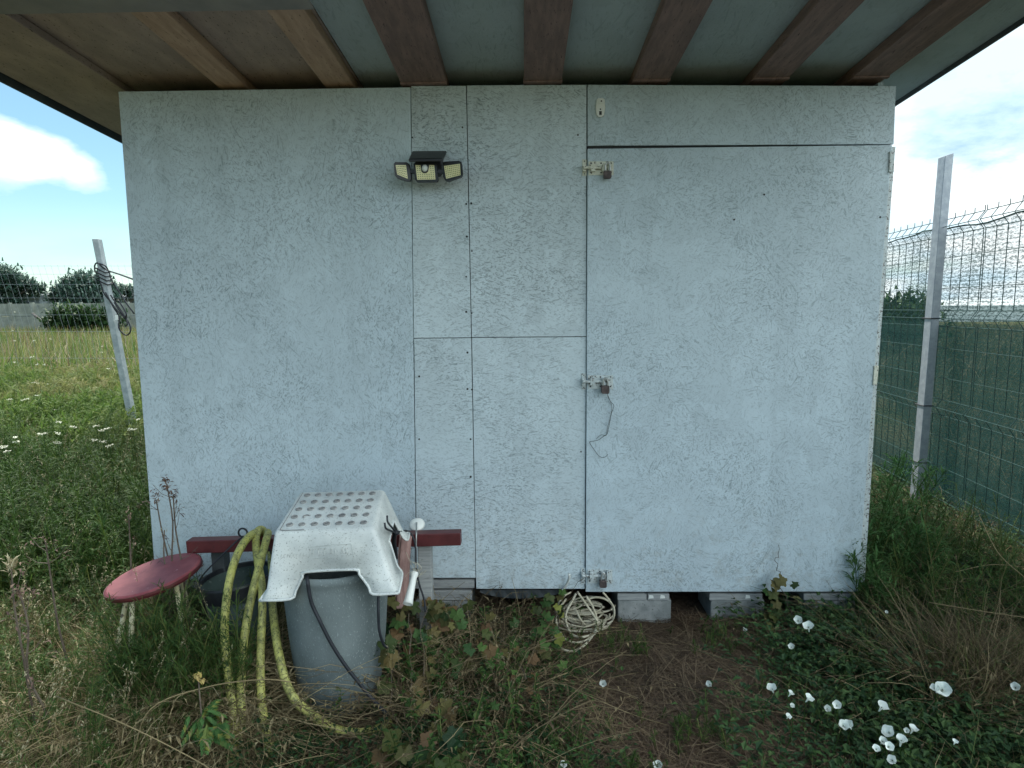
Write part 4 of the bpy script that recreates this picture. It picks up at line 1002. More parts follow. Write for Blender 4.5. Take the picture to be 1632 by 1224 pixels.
# far wire mesh fence
fw = empty('wire_mesh_fence', pt(100, 520, 9.5), 'faint tall wire mesh fence across the meadow beyond the leaning post', 'fence')
b = BM(); Yw = 9.5
xa, xb = pt(-120, 420, Yw).x, pt(260, 420, Yw).x
for z in (1.97, 1.85, 1.70, 1.5, 1.25, 1.0, .6, .2): tube(b, [(xa, Yw, z + .03), (xb, Yw, z)], .0022, 4)
k = 0
x = xa
while x < xb:
    tube(b, [(x, Yw, 2.0), (x + .22, Yw, 1.0), (x + .3, Yw, .1)], .0014, 3); x += .10
obj('wire_mesh', b, MT['farwire'], fw)
for x in (xa + .02, xb - .02):
    b = BM(); box(b, (x, Yw, 1.0), (.06, .06, 2.0)); obj('post', b, MT['concpost'], fw)

# far concrete fence with posts
FY = 27.0
cf = empty('concrete_fence', pt(60, 520, FY), 'grey concrete panel fence at the far edge of the meadow', 'fence')
ztf = pt(60, 483.5, FY).z
px_list = [-60, -25, 17, 53, 92, 130, 168, 205, 245]
for i, (a, c) in enumerate(zip(px_list, px_list[1:])):
    X0, X1 = pt(a, 490, FY).x, pt(c, 490, FY).x; b = BM()
    for q in range(3): box(b, ((X0 + X1) / 2, FY, ztf * (q + .5) / 3), (X1 - X0 - .10, .06, ztf / 3 - .015))
    obj('fence_panel', b, MT['conc_far'], cf)
for a in px_list:
    b = BM(); box(b, (pt(a, 490, FY).x, FY - .02, ztf / 2 + .02), (.10, .12, ztf + .04)); obj('post', b, MT['conc_far'], cf)
b = BM(); tube(b, [pt(52, 500, FY - .4), pt(82, 524, FY - 1.0)], .05, 6); obj('brace', b, MT['bark'], cf)

def barn(name, xa_, xb_, ytop, yeave, Y, dp, lab):
    t = empty(name, (pt((xa_ + xb_) / 2, 490, Y).x, Y, 0), lab, 'building')
    X0, X1 = pt(xa_, 490, Y).x, pt(xb_, 490, Y).x; zt, ze = pt(100, ytop, Y).z, pt(100, yeave, Y).z
    b = BM(); box(b, ((X0 + X1) / 2, Y + dp / 2, ze / 2), (X1 - X0 - .3, dp, ze)); obj('wall', b, MT['barnwall'], t)
    b = BM(); prism(b, [(X0, Y - .3, ze), (X0, Y + dp / 2, zt), (X0, Y + dp + .3, ze), (X0, Y + dp + .3, ze - .12), (X0, Y + dp / 2, zt - .12), (X0, Y - .3, ze - .12)], (X1 - X0, 0, 0)); obj('roof', b, MT['barnroof'], t)
    b = BM(); box(b, (X0 + (X1 - X0) * .3, Y - .03, ze * .45), (1.0, .06, ze * .8)); obj('door', b, MT['barnroof'], t)
barn('barn', 18, 68, 464, 471, 36.0, 5, 'low dark barn between the two trees beyond the fence')
barn('outbuilding', 188, 235, 463, 474, 36.0, 4, 'grey outbuilding beyond the far fence close to the shed corner')

# trees
def tree(name, px_, Y, parts, trunk_h, label, lsz=.17, n=2600):
    base = pt(px_, 500, Y); base.z = 0
    t = empty(name, base, label, 'tree', 'trees beyond the far fence')
    g = Geo()
    cen = [np.array(pt(x, y, Y + dy)) for x, y, r, dy in parts]
    for (x, y, r, dy), c in zip(parts, cen):
        rr = r * Y / F; m_ = int(n * (r / 30) ** 2)
        nc = max(8, m_ // 22)
        for q in range(nc):
            dd = rg.normal(0, 1, 3); dd /= np.linalg.norm(dd); cp = c + dd * rr * [1.0, 1.0, .8] * U(.45, 1.05)
            kk = 22; pos = cp + rg.normal(0, rr * .11 + .06, (kk, 3))
            blades(g, pos, U(.6, 1.4, kk) * lsz, U(.5, 1, kk) * lsz * .8, U(0, 2.2, kk), U(0, .5, kk), U(0, 6.28, kk), np.zeros(kk, int), 1, taper=.35)
    g.build('crown', [G['tree']], t)
    b = BM(); tube(b, [base, base + Vector((.1, 0, trunk_h * .5)), base + Vector((0, 0, trunk_h))], [.16, .13, .10], 8)
    for c in cen: tube(b, crom([base + Vector((0, 0, trunk_h * .7)), lerp(base + Vector((0, 0, trunk_h)), Vector(c), .5) + Vector((0, 0, -.1)), Vector(c)], 3), [.08] * 3 + [.05] * 3 + [.02], 6)
    obj('trunk', b, MT['bark'], t)
tree('broadleaf_tree', -5, 32, [(-30, 440, 34, 0), (2, 447, 27, -.5), (25, 458, 22, .4), (-8, 470, 26, 0), (48, 458, 13, 0), (62, 464, 11, .5), (20, 475, 16, 0)], 1.6, 'spreading dark tree at the left edge beyond the meadow')
tree('broadleaf_tree', 130, 31, [(130, 452, 22, 0), (103, 460, 18, 0), (157, 452, 20, 0), (120, 474, 20, -.5), (150, 472, 22, -.5), (172, 465, 15, 0), (92, 472, 15, 0), (178, 480, 14, 0)], 1.4, 'rounded bushy tree behind the top of the leaning post')
tree('broadleaf_tree', 200, 34, [(190, 462, 9, 0), (204, 466, 10, 0), (218, 468, 10, 0)], 1.6, 'small tree beside the grey outbuilding', n=3000)
# dark bush beyond the netting
def bush(px_, py, Y, r, lab):
    c = pt(px_, py, Y); t = empty('bush', (c.x, c.y, 0), lab, 'bush'); g = Geo()
    for q in range(130):
        dd = rg.normal(0, 1, 3); dd /= np.linalg.norm(dd); cp = np.array(c) + dd * r * [1.5, 1, .75] * U(.3, 1); cp[2] = max(cp[2], .2)
        kk = 26; pos = cp + rg.normal(0, .13, (kk, 3)); blades(g, pos, U(.08, .2, kk), U(.05, .1, kk), U(0, 2, kk), U(0, .5, kk), U(0, 6.28, kk), np.zeros(kk, int), 1, taper=.35)
    g.build('crown', [G['darkweed']], t)
    b = BM()
    for k in range(4): tube(b, [(c.x, c.y, 0), (c.x + U(-.5, .5), c.y + U(-.3, .3), c.z)], [.04, .015], 6)
    obj('stems', b, MT['bark'], t)
bush(1425, 512, 14, .75, 'dark rounded bush behind the netting next to the shed corner')

for px_, r0, lab_ in ((108, .55, 'scrubby bush at the right end of the visible concrete fence'), (134, .5, 'low scrub before the fence below the rounded tree'), (160, .5, 'low scrub before the fence next to the leaning post')):
    bush(px_, 511, 24.5, r0 * 1.15, lab_)
gh = empty('greenhouse', (36, 52, 0), 'long pale greenhouse far across the field behind the netting', 'greenhouse')
b = BM(); prism(b, [(24, 52, 0), (60, 47, 0), (60, 47, 1.25), (24, 52, 1.25)], (0, 6, 0)); obj('wall', b, worn('greenhouse_film', (.50, .56, .56), (.62, .68, .68), 3), gh)
b = BM(); prism(b, [(24, 52, 1.25), (24, 55, 1.7), (24, 58, 1.25)], (36, -5, 0)); obj('roof', b, worn('greenhouse_roof_film', (.55, .6, .6), (.66, .71, .71), 3), gh)
# ================================================================= VEGETATION MASSES
def inside_excl(x, y):
    e = np.zeros(len(x), bool)
    e |= (x > xl - .03) & (x < xr + .03) & (y > WY - .01) & (y < WY + 2.12)          # shed
    e |= (x - bc.x) ** 2 + (y - bc.y) ** 2 < .15 ** 2
    e |= ((x - .22) / .20) ** 2 + ((y - 2.42) / .13) ** 2 < 1                        # cable coil
    e |= (x - c0.x) ** 2 + (y - c0.y) ** 2 < .11 ** 2
    return e
def pick(n, x0, x1, y0, y1, dens=None):
    x, y = U(x0, x1, n), U(y0, y1, n); k = ~inside_excl(x, y)
    if dens is not None: k &= rg.random(n) < dens(x, y)
    x, y = x[k], y[k]; return np.stack([x, y, gz(x, y) - .004], 1)
MATS = [G['grass'], G['weed'], G['dry'], G['seed'], G['darkweed']]; MATS2 = [G['grass'], G['weed'], G['olddry'], G['oldseed'], G['darkweed']]
tufts = [T_tuft(int(U(10, 18)), U(.22, .34), .0045, .25) for _ in range(6)]
tuftsdry = [T_tuft(int(U(12, 20)), U(.2, .36), .0035, .85) for _ in range(5)]
culms = [T_culm(U(.35, .6), 3) for _ in range(6)]
broads = [T_broad(U(.15, .32), 16, .05, .026) for _ in range(6)]
feath = [T_feather(U(.28, .5), 11) for _ in range(6)]
creeps = [T_creep(.28, 40, .026, 4, 4) for _ in range(6)]
creepg = [T_creep(.22, 32, .022, 1, 0) for _ in range(4)]
tang = [T_tangle(.34, 14) for _ in range(6)]
# --- left front: knee-high tangle of green and straw-coloured stems
def dl(x, y):
    d = np.ones(len(x)); return d
g = Geo()
L0 = (-2.7, -.52, 1.30, 2.54)
def lowfront(P, k=1.0): return P
def side_(x, y): return (x < -.98 - .10 * (2.5 - y)).astype(float)
def low_(x, y): return ((x >= -1.05) ).astype(float)
scatter(g, tufts, pick(1300, *L0, side_), .6, 1.05); scatter(g, tuftsdry, pick(520, *L0, side_), .6, 1.0, .25)
scatter(g, feath, pick(650, *L0, side_), .5, .85); scatter(g, broads, pick(200, *L0, side_), .5, .9)
scatter(g, tang, pick(650, *L0, side_), .6, 1.15); scatter(g, culms, pick(260, *L0, side_), .5, .85, .25)
def st_(x, y): return (((x + 1.12) / .22) ** 2 + ((y - 1.93) / .12) ** 2 < 1).astype(float)
scatter(g, tang, pick(900, -1.4, -.85, 1.75, 2.1, st_), .8, 1.25); scatter(g, feath, pick(260, -1.4, -.85, 1.75, 2.1, st_), .6, .95); scatter(g, tuftsdry, pick(160, -1.4, -.85, 1.75, 2.1, st_), .7, 1.1)
tag(g.build('weeds', MATS), 'tangled green and dry weeds around the red stool and hose', 'weeds', kind='stuff'); g = Geo()
scatter(g, tufts, pick(420, *L0, low_), .22, .42, .3); scatter(g, tuftsdry, pick(260, *L0, low_), .22, .4, .4)
scatter(g, tang, pick(240, *L0, low_), .3, .6); scatter(g, creeps, pick(620, *L0, low_), .5, .9); scatter(g, broads, pick(120, *L0, low_), .3, .55)
tag(g.build('undergrowth', MATS2), 'low dark undergrowth around the grey drum and yellow hose', 'weeds', kind='stuff')
# --- left of the shed and the meadow
g = Geo()
def ml(x, y): return ((x < -.46 * y) & (x > -1.15 * y)).astype(float)
scatter(g, feath, pick(3000, -5, -1.66, 2.5, 4.6, ml), .8, 1.35); scatter(g, tufts, pick(2600, -5, -1.66, 2.5, 4.6, ml), .9, 1.5)
scatter(g, broads, pick(1800, -5, -1.66, 2.5, 4.6, ml), .8, 1.4); scatter(g, culms, pick(300, -5, -1.66, 2.5, 4.6, ml), .7, 1.1)
tag(g.build('tall_grass', [G['meadow'], G['weed'], G['dry'], G['seed'], G['darkweed']]), 'lush green weeds and grass left of the shed', 'grass', kind='stuff')
g = Geo()
bigt = [T_tuft(14, .45, .012, .25, 0, 2, .12) for _ in range(5)]; bigf = [T_feather(.5, 9, 1, 0, .012, .07) for _ in range(5)]
farb = [T_tuft(12, .85, .03, .25, 0, 2, .3) for _ in range(4)]
scatter(g, bigt, pick(9000, -10.5, -2.2, 4.5, 9.5, ml), .8, 1.2); scatter(g, bigf, pick(5000, -10.5, -2.2, 4.5, 9.5, ml), .7, 1.15)
scatter(g, farb, pick(16000, -29, -4, 9.3, 26.5, ml), .7, 1.1)
tag(g.build('meadow', [G['meadow'], G['meadow'], G['dry'], G['seed'], G['darkweed']]), 'overgrown meadow stretching to the far concrete fence', 'grass', kind='stuff')
# --- centre front: bare earth with straw and thin weeds
g = Geo()
lit = [T_litter(60, .09) for _ in range(6)]
scatter(g, lit, pick(560, -.9, 2.6, 1.2, 2.75), .7, 1.3, 0)
scatter(g, lit, pick(500, -.1, 1.25, 1.4, 2.62), .7, 1.3, 0)
tag(g.build('straw_litter', [G['brown']]), 'dry brown straw and twigs strewn over the bare earth', 'litter', kind='stuff')
def dc(x, y):  # density of low green: thin on the bare patch
    cx = .50 + .1 * (y - 2); d = np.clip((np.abs(x - cx) - .33) / .35, 0.04, 1)
    return d * (.5 + .5 * (noise2(x * 2.2, y * 2.2) > -.1))
g = Geo(); smallt = [T_tuft(16, .09, .0022, .2, 0, 2, .03) for _ in range(4)]; smallf = [T_feather(.09, 8, 1, 0, .0022, .014) for _ in range(4)]
scatter(g, smallt, pick(450, -.5, 1.6, 1.3, 2.6, dc), .6, 1.2); scatter(g, smallf, pick(520, -.4, 1.5, 1.3, 2.6, dc), .6, 1.3)
for (cx, cy, r, k) in ((.55, 1.83, .09, 60), (.30, 1.62, .12, 60), (.62, 1.55, .12, 60), (.36, 2.33, .13, 60), (.75, 2.35, .12, 50), (.08, 1.75, .12, 60)):
    P = np.stack([rg.normal(cx, r * .6, k), rg.normal(cy, r * .5, k), np.zeros(k)], 1); scatter(g, smallf, P[:28], .5, 1.0)
scatter(g, tang, pick(60, -.35, .35, 1.5, 2.56), .4, .7); scatter(g, broads, pick(45, -.35, .25, 1.5, 2.56), .35, .7); scatter(g, tuftsdry, pick(50, -.45, .35, 1.4, 2.5), .3, .5, .5); scatter(g, creeps, pick(160, -.45, .15, 1.4, 2.5), .5, .9)
scatter(g, tang, pick(170, -.42, -.05, 1.75, 2.5), .6, 1.2, .3); scatter(g, broads, pick(70, -.42, 0, 1.5, 2.5), .4, .8); scatter(g, culms, pick(20, -.42, 0, 1.7, 2.4), .4, .7, .4)
scatter(g, creepg, pick(60, -.40, .30, 1.4, 2.5), .5, .9)
tag(g.build('sparse_weeds', MATS2), 'sparse low weeds on the earth in front of the door', 'weeds', kind='stuff')
# --- right: dark creeping weeds, dry grass swathe
def dr(x, y): return np.clip((x - .70 - .22 * (y - 1.6)) / .35, 0, 1)
def dr2(x, y): return np.clip((x - 1.25) / .2, 0, 1) * np.exp(-((y - 2.08 - .0 * x) / .16) ** 2)
g = Geo(); R1 = (.6, 2.9, 1.25, 3.1)
scatter(g, creeps, pick(2300, *R1, dr), .7, 1.25); scatter(g, tufts, pick(420, *R1, dr), .4, .75, .3); scatter(g, tang, pick(260, *R1, dr), .5, 1.0)
scatter(g, tuftsdry, pick(2200, 1.0, 2.9, 1.7, 2.5, dr2), .7, 1.1, .6); scatter(g, tang, pick(1400, 1.0, 2.9, 1.7, 2.5, dr2), .7, 1.0)
def dr3(x, y): return ((x > xr + .05) & (x < xr + .85) & (y < 3.5)).astype(float)
def dr4(x, y): return ((x > xr + .05) & (x < 3.1)).astype(float)
scatter(g, creeps, pick(1300, xr, 3.1, 2.3, 4.9, dr4), .7, 1.1); scatter(g, tufts, pick(500, xr, 3.1, 2.3, 4.9, dr4), .3, .6, .3); scatter(g, tang, pick(500, xr, 3.1, 2.3, 4.6, dr4), .5, .9); scatter(g, tuftsdry, pick(220, xr, 3.1, 2.3, 4.0, dr4), .5, .9, .4)
scatter(g, feath, pick(750, xr, 3.0, 2.3, 4.6, dr3), .6, 1.15); scatter(g, creeps, pick(900, xr, 3.0, 2.3, 4.6, dr3), .8, 1.4)
scatter(g, tang, pick(420, xr, 3.1, 2.2, 4.6, dr3), .8, 1.4); scatter(g, tufts, pick(300, xr, 3.0, 2.3, 4.6, dr3), .5, 1.0, .3)
tag(g.build('weeds', [G['grass'], G['weed'], G['olddry'], G['seed'], G['darkweed']]), 'dark creeping weeds and dry grass right of the door along the fence', 'weeds', kind='stuff')
# --- field behind the netting
g = Geo()
def mf(x, y): return ((x > .48 * y + .9) & (x < 1.1 * y + 1.5)).astype(float)
scatter(g, bigt, pick(5000, 3.1, 12, 3, 10, mf), .6, 1.0); scatter(g, farb, pick(9000, 5, 30, 9.5, 28, mf), .6, 1.0)
tag(g.build('field_grass', [G['fieldfar'], G['fieldfar'], G['dry'], G['seed'], G['darkweed']]), 'open grassy field beyond the netting', 'grass', kind='stuff')

# ================================================================= INDIVIDUAL PLANTS
def vine(name, stems_px, leaves, lab, cat, mats, Rl=(.022, .04), grp=None):
    P0 = pt(*stems_px[0][0]); t = empty(name, (P0.x, P0.y, 0), lab, cat, grp); g = Geo()
    for S in stems_px: stem(g, [np.array(p) + rg.normal(0, .006, 3) for p in crom([ptg(*q, 0) for q in S], 4)], .0024, 0)
    g.build('stems', [MT['deadstem']], t); g = Geo()
    for (x, y, Y, r, mi) in leaves:
        d = np.array([U(-.9, .9), -U(.2, 1), U(-.9, .25)]); q = pt(x, y, Y)
        if q.z < .05: q = onz(x, y, U(.05, .15))
        lobed(g, q, d, np.array([0, -.75, .6]), r, mi)
    g.build('leaves', mats, t)
VM = [G['vine'], G['vinebrown'], G['darkweed'], G['thistle']]
lv = []
for k in range(85):
    t_ = rg.random(); x = 660 + rg.normal(0, 40) + 25 * t_; y = 955 + 285 * t_; Y = 2.25 - .45 * t_ + U(-.06, .06)
    if x < 598 or y < 950: continue
    lv.append((x, y, Y, U(.016, .034), int(rg.choice([0, 0, 0, 1, 2]))))
for k in range(16): lv.append((695 + rg.normal(0, 18), 975 + rg.normal(0, 16), 2.28 + U(-.05, .05), U(.02, .034), int(rg.choice([0, 0, 1]))))
lv += [(700, 962, 2.3, .036, 1), (690, 970, 2.28, .034, 0), (712, 975, 2.3, .032, 1), (612, 1020, 1.98, .036, 0), (620, 1040, 1.96, .036, 1), (605, 1045, 1.95, .03, 0), (655, 1100, 1.9, .034, 1), (640, 1180, 1.75, .05, 0), (610, 1195, 1.72, .045, 1), (735, 1190, 1.75, .05, 0), (700, 1200, 1.74, .046, 2), (665, 1190, 1.72, .05, 0)]
vine('grape_vine', [[(690, 1190, 1.8), (680, 1080, 2.0), (672, 1000, 2.15), (690, 955, 2.28)], [(640, 1200, 1.75), (625, 1100, 1.9), (620, 1010, 2.0)], [(700, 1195, 1.78), (735, 1120, 1.95), (760, 1080, 2.1)], [(660, 1150, 1.85), (655, 1050, 2.05), (650, 980, 2.2)]], lv,
     'yellowing grape vine climbing beside the drum and white pipe', 'vine', VM)
lv = [(1235 + U(-9, 14), 922 + 11 * k + U(-4, 4), 2.50 - .004 * k, U(.022, .032), 0) for k in range(8)] + [(1262, 930, 2.5, .02, 0), (1270, 950, 2.48, .02, 0), (1225, 940, 2.5, .022, 3)]
vine('climbing_vine', [[(1270, 1010, 2.42), (1255, 965, 2.48), (1240, 915, 2.52), (1238, 890, 2.54), (1242, 872, 2.55)]], lv, 'green leafy vine climbing the lower edge of the door', 'vine', [G['vine'], G['weed'], G['weed'], G['weed']])
lv = [(875 + rg.normal(0, 14), 985 + rg.normal(0, 24), 2.38 + U(-.05, .05), U(.016, .028), int(rg.choice([0, 2, 2, 3]))) for k in range(26)]
vine('nettle', [[(868, 1040, 2.3), (872, 990, 2.38), (884, 950, 2.42)], [(880, 1040, 2.3), (890, 985, 2.4), (880, 965, 2.4)]], lv, 'green weed with lobed leaves left of the cream cable coil', 'weed', [G['weed'], G['weed'], G['thistle'], G['vine']])
lv = [(790 + rg.normal(0, 36), 1040 + rg.normal(0, 40), 2.15 + U(-.2, .25), U(.014, .026), int(rg.choice([0, 1, 2, 3]))) for k in range(40)]
vine('creeper', [[(760, 1100, 2.0), (790, 1040, 2.2), (820, 990, 2.35)], [(840, 1080, 2.0), (810, 1030, 2.2), (770, 1000, 2.3)]], lv, 'low brown and green creeper on the ground between the vine and cable coil', 'creeper', [G['vinebrown'], G['weed'], G['darkweed'], G['vine']])
# thistle at front left
P0 = onz(330, 1200, 0); t = empty('thistle', P0, 'bright green jagged thistle with a yellow leaf below the hose', 'thistle'); g = Geo()
c = pt(322, 1150, 1.62)
stem(g, [np.array(onz(330, 1205, 0)), np.array(c) + [0, 0, -.05], np.array(pt(316, 1085, 1.66))], .004, 0)
for k in range(16):
    d = rdir(-1.3, .2); L = U(.05, .085); p = np.array(c) + rg.normal(0, .012, 3) + [0, 0, U(-.05, .03)]
    s = np.cross(d, UPV); s /= np.linalg.norm(s)
    for u in np.linspace(.15, 1, 7):
        for sg in (-1, 1): leaf(g, p + d * L * u, d * .8 + s * sg * (1 - .4 * u) + [0, 0, .1], UPV, L * .42 * (1.15 - u * .6), L * .20, 1)
    leaf(g, p, d, UPV, L * 1.1, L * .3, 1)
g.build('leaves', [MT['deadstem'], G['thistle']], t)
g = Geo(); 
for k in range(22): leaf(g, np.array(pt(316, 1082, 1.66)) + rg.normal(0, .006, 3), rdir(-.8, 1.2), UPV, U(.012, .026), .010, 0)
g.build('withered_head', [foliage('withered_yellow', [(.35, .28, .08), (.5, .42, .16), (.3, .2, .08)], .2)], t)
# dead stalks by the stool and at far left
def stalk(top_, foot, Yt, Yf, lab, hn=30, hs=.013, bend=0, name='dead_stalk', cream=False):
    a = pt(*top_, Yt); f = onz(*foot, 0) if Yf is None else Vector((pt(*foot, Yf).x, Yf, 0))
    t = empty(name, f, lab, 'dead stalk', 'dead weed stalks'); g = Geo()
    mid = lerp(f, a, .55) + Vector((bend + U(-.015, .015), 0, 0)); P = crom([f, lerp(f, a, .3) + Vector((U(-.02, .02), 0, 0)), mid, lerp(f, a, .8) + Vector((U(-.01, .01), 0, 0)), a], 3); stem(g, [np.array(p) for p in P], [.0044 * (1 - .55 * i / len(P)) for i in range(len(P))], 0, 5)
    for k in range(5):
        i = rg.integers(3, len(P) - 1); q = np.array(P[i]); d = rdir(.2, 1); stem(g, [q, q + d * .03, q + d * .06 + [0, 0, .02]], .0014, 0)
        for r in range(4): leaf(g, q + d * .06 + rg.normal(0, .006, 3), rdir(-.8, .8), UPV, .02, .006, 1)
    g.build('stem', [MT['deadstem'], MT['deadhead']], t); g = Geo()
    for k in range(hn): leaf(g, np.array(a) + rg.normal(0, 1, 3) * [.006, .006, .014], rdir(-1, 1.2) if not cream else rdir(.3, 1.5), UPV, hs * U(.7, 1.6), hs * (.5 if not cream else .3), 0 if not cream else 1)
    g.build('seed_head', [MT['deadhead'], MT['husk']], t)
stalk((266, 773), (292, 920), 2.28, 2.2, 'tallest dead stalk with a dark seed head above the red stool', 40, .016, -.012)
stalk((276, 788), (306, 925), 2.28, 2.18, 'dead stalk leaning right beside the tallest one', 36, .015)
stalk((249, 797), (275, 915), 2.36, 2.3, 'dead stalk with drooping top against the shed corner', 30, .014, .01)
stalk((262, 845), (262, 930), 2.25, 2.16, 'short pale-tipped stalk behind the red seat', 14, .010, .004, cream=True)
stalk((18, 905), (60, 1120), 1.75, 1.7, 'dry stalk with a large cream seed head at the left edge', 46, .022, -.01, cream=True)
stalk((72, 860), (112, 1000), 1.95, 1.9, 'bare dry stalk between the left edge and the red stool', 12, .012, -.01)
stalk((30, 940), (75, 1120), 1.7, 1.66, 'brown dry stalk bent below the cream seed head', 20, .018, -.01)
stalk((205, 820), (215, 1000), 2.3, 2.25, 'thin dry stalk rising behind the left side of the red seat', 18, .010)
# long single straws arching across the front
def straw(P, lab, r=.0016):
    b = BM(); tube(b, crom([pt(*p) for p in P], 6), r, 5)
    o = obj('straw', b, G['dry'], smooth=True); tag(o, lab, 'straw', 'long dry straws')
straw([(210, 1210, 1.60), (240, 1130, 1.62), (330, 1095, 1.66), (420, 1083, 1.68), (470, 1088, 1.72)], 'long pale straw arching past the withered thistle', .0018)
straw([(90, 1110, 1.55), (200, 1155, 1.5), (300, 1205, 1.5), (350, 1235, 1.5)], 'long straw slanting down across the lower left corner', .0016)
straw([(386, 1060, 1.9), (392, 1120, 1.8), (402, 1180, 1.72), (420, 1230, 1.66)], 'straight pale straw standing in front of the yellow hose', .0016)
straw([(716, 1218, 1.72), (780, 1180, 1.78), (850, 1145, 1.85), (880, 1136, 1.88)], 'straight straw lying on the earth at the bottom middle', .0016)
straw([(830, 1100, 1.98), (870, 1085, 2.0), (905, 1072, 2.03)], 'short twig lying on the earth below the cable coil', .0016)
straw([(1632, 920, 2.3), (1590, 880, 2.35), (1560, 820, 2.45)], 'pale straw leaning left near the right edge', .0016)
straw([(1640, 985, 2.1), (1570, 975, 2.15), (1480, 960, 2.2)], 'pale straw lying level over the weeds at the right edge', .0016)
straw([(1640, 905, 2.5), (1580, 900, 2.5), (1520, 912, 2.5)], 'arched straw above the dry grass near the right edge', .0016)
# leafy weed at the shed's right corner
for (x, y, Y, h, lab) in ((1392, 905, 2.75, .62, 'tall green narrow-leaved weed against the right corner of the shed'), (1420, 920, 2.9, .55, 'green narrow-leaved weed one step right of the shed corner'), (1450, 930, 2.7, .36, 'lower green weed in front of the fence post'), (1385, 960, 2.55, .36, 'green weed at the foot of the hinge side of the door')):
    f = pt(x, y, Y); f.z = 0; t = empty('leafy_weed', f, lab, 'weed', 'green weeds by the shed corner'); g = Geo(); st_ = Geo()
    for q in range(4):
        v, fa, m_ = T_feather(h * U(.8, 1.15), 14, 1, 0, .008, .06); v = v + np.array(f) + rg.normal(0, .03, 3) * [1, 1, 0]
        for G_, mm in ((st_, 0), (g, 1)):
            k = m_ == mm; G_.add(v, fa[k], np.zeros(k.sum()))
    g.build('leaves', [foliage('narrow_leaf', [(.04, .11, .03), (.07, .16, .045), (.10, .19, .06)], .35)], t); st_.build('stem', [G['weed']], t)

# yarrow in the meadow
for i, (x, y, n, lab) in enumerate(((44, 603, 6, 'densest yarrow cluster at the left edge of the meadow'), (20, 624, 5, 'yarrow cluster at the very left edge just below the densest one'), (118, 596, 3, 'small yarrow midway between the left edge and the leaning post'), (56, 540, 5, 'farther yarrow cluster low in the meadow'),
        (28, 677, 5, 'nearer yarrow cluster low at the left edge'), (72, 678, 3, 'yarrow with three white heads right of the nearer cluster'), (203, 669, 3, 'yarrow at the foot of the leaning post'), (104, 690, 3, 'yarrow with scattered heads in the deep green weeds'), (148, 704, 2, 'sparse yarrow left of the shed wall'), (48, 697, 2, 'lowest small yarrow near the left edge'), (128, 561, 3, 'thin yarrow before the brown patch of the meadow'))):
    z = .62; p = onz(x, y, z)
    if p.y > 14: p = pt(x, y, 10.0)
    t = empty('yarrow', (p.x, p.y, 0), lab, 'yarrow', 'white yarrow in the meadow')
    for q in range(n + 1):
        r = p.y * .016; h = np.array(p) + [rg.normal(0, r * 1.5), rg.normal(0, .2), rg.normal(0, r * 1.1)]
        gs, gf = Geo(), Geo()
        stem(gs, [np.array([h[0] + U(-.03, .03), h[1], 0]), (h + [h[0], h[1], 0]) / 2 + [.01, 0, 0], h], .003, 0)
        k = 18; a = U(0, 6.28, k); rr = np.sqrt(rg.random(k)) * U(.012, .022); tl_ = U(-.4, .4); pos = h + np.stack([rr * np.cos(a), rr * np.sin(a), .008 * rg.random(k) + tl_ * rr * np.cos(a)], 1)
        for pp in pos: leaf(gf, pp, rdir(-.1, .9), UPV, .010, .008, 0)
        gs.build('stem', [G['weed']], t); gf.build('flower_head', [MT['bract']], t)

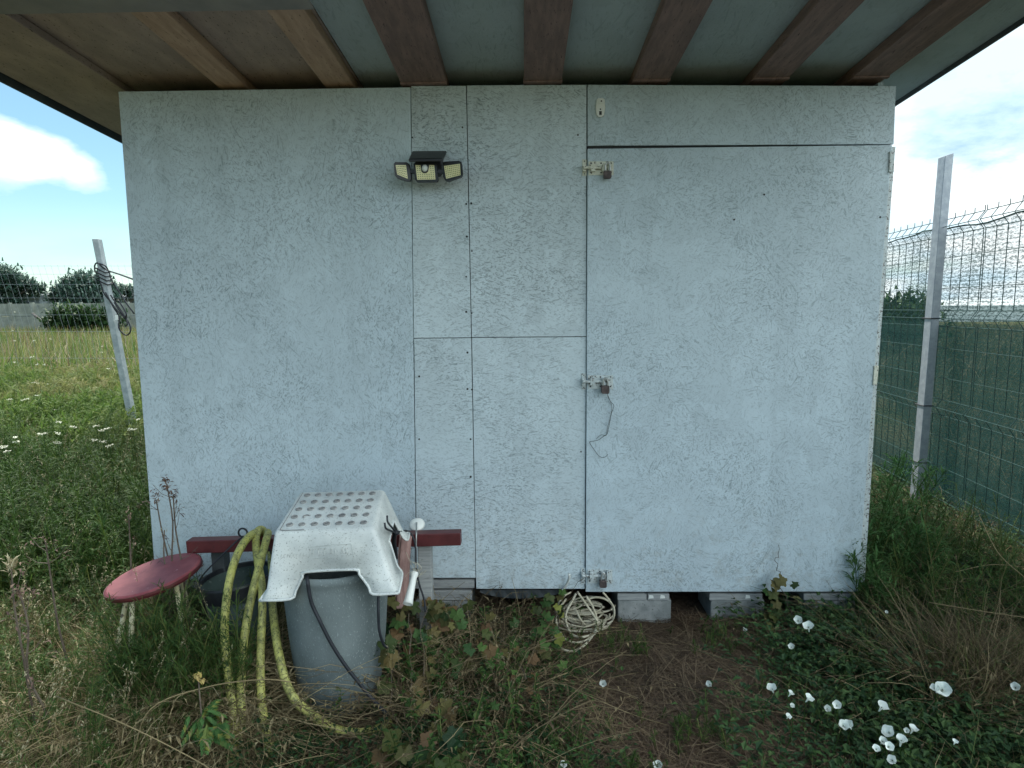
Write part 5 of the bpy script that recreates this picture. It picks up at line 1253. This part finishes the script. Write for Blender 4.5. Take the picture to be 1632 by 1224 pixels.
# ================================================================= BINDWEED FLOWERS
fl_list = [(1272, 988, 13, 'white bindweed flower nearest the shed, upper one of a pair below the climbing vine'), (1288, 997, 15, 'white bindweed flower, lower right one of the pair below the climbing vine'),
 (1261, 1030, 10, 'half closed white bindweed flower below the pair by the climbing vine'), (1130, 1090, 10, 'small starry white flower alone on the bare earth under the door'),
 (961, 1089, 12, 'white bindweed flower alone on the straw below the cable coil'), (1230, 1096, 13, 'white bindweed flower where bare earth meets the dark weeds'),
 (1261, 1104, 9, 'small white flower just right of the one on the earth edge'), (1290, 1112, 12, 'notched white flower between the earth edge and the close pair'), (1263, 1124, 8, 'tiny white flower, middle of the small vertical row'),
 (1257, 1141, 8, 'tiny white flower, lowest of the small vertical row'), (1319, 1129, 11, 'white flower left and lower of two near neighbours'), (1334, 1123, 12, 'white flower right and upper of two near neighbours'),
 (1345, 1155, 13, 'white flower, left of two overlapping blooms'), (1352, 1154, 13, 'white flower, right of two overlapping blooms'), (1397, 1192, 12, 'white flower lowest left in the dense cluster'),
 (1407, 1125, 15, 'large folded white flower above the dense cluster'), (1415, 1165, 16, 'round white flower at the top of the dense cluster'), (1437, 1177, 17, 'widest round flower at the right of the dense cluster'),
 (1408, 1180, 14, 'white flower in the middle of the dense cluster'), (1418, 1189, 15, 'white flower touching the middle bloom of the dense cluster'), (1421, 1210, 15, 'white flower at the bottom of the dense cluster'),
 (1445, 1164, 8, 'small white bud between two flowers right of the cluster'), (1456, 1161, 12, 'half open white flower at the upper right of the cluster'), (1490, 1096, 12, 'smaller bloom left of the two joined flowers in dry grass'),
 (1503, 1098, 20, 'largest white bloom of the two joined flowers in dry grass'), (1618, 1094, 14, 'white flower turned away at the right edge'), (1523, 1181, 9, 'curled white flower alone low on the right'),
 (1048, 1219, 12, 'white flower cut by the bottom edge below the door'), (898, 1218, 9, 'small white flower at the bottom edge among straw'), (1413, 975, 5, 'tiny white flower in deep weeds right of the shed corner'), (1187, 1003, 6, 'tiny white flower beside the middle concrete block')]
for (x, y, d_, lab) in fl_list:
    z = .16 if x > 1200 else .05
    p = onz(x, y, z); R0 = d_ * .5 * p.y / F * 1.28
    b = BM(); cl = U(.75, 1.05); dirv = (CAM - p).normalized() * .55 + Vector((U(-.7, .7), U(-.5, .3), .7)); Rf = dirv.normalized().to_track_quat('Z', 'Y').to_matrix()
    ph = U(0, 6.28)
    rgs = []
    for rr, zz_ in ((.10, -1.5), (.20, -.7), (.42, -.28), (.75, -.06), (1.0 * cl, .02 + U(-.03, .28))):
        rgs.append([b.verts.new(p + Rf @ Vector((R0 * rr * (1 + (.07 * math.cos(5 * a + ph) if rr > .5 else 0)) * math.cos(a), R0 * rr * (1 + (.07 * math.cos(5 * a + ph) if rr > .5 else 0)) * math.sin(a), R0 * (zz_ + .12 * math.sin(3 * a + ph) * rr * rr)))) for a in np.linspace(0, 2 * math.pi, 21)[:-1]])
    for a_, c_ in zip(rgs, rgs[1:]):
        for k in range(20): b.faces.new((a_[k], a_[(k + 1) % 20], c_[(k + 1) % 20], c_[k]))
    t = empty('bindweed_flower', (p.x, p.y, 0), lab, 'flower', 'white bindweed flowers')
    o = obj('petals', b, MT['petal'], t, smooth=True)
    b = BM(); bmesh.ops.create_icosphere(b, subdivisions=1, radius=R0 * .12, matrix=Matrix.Translation(p + Rf @ Vector((0, 0, -R0 * .42)))); obj('throat', b, MT['throat'], t)
    b = BM(); tube(b, crom([p + Rf @ Vector((0, 0, -R0 * 1.45)), p + Vector((U(-.02, .02), .02, -z * .5)), Vector((p.x + U(-.03, .03), p.y + .03, 0))], 4), .0012, 5); obj('stem', b, G['weed'], t)
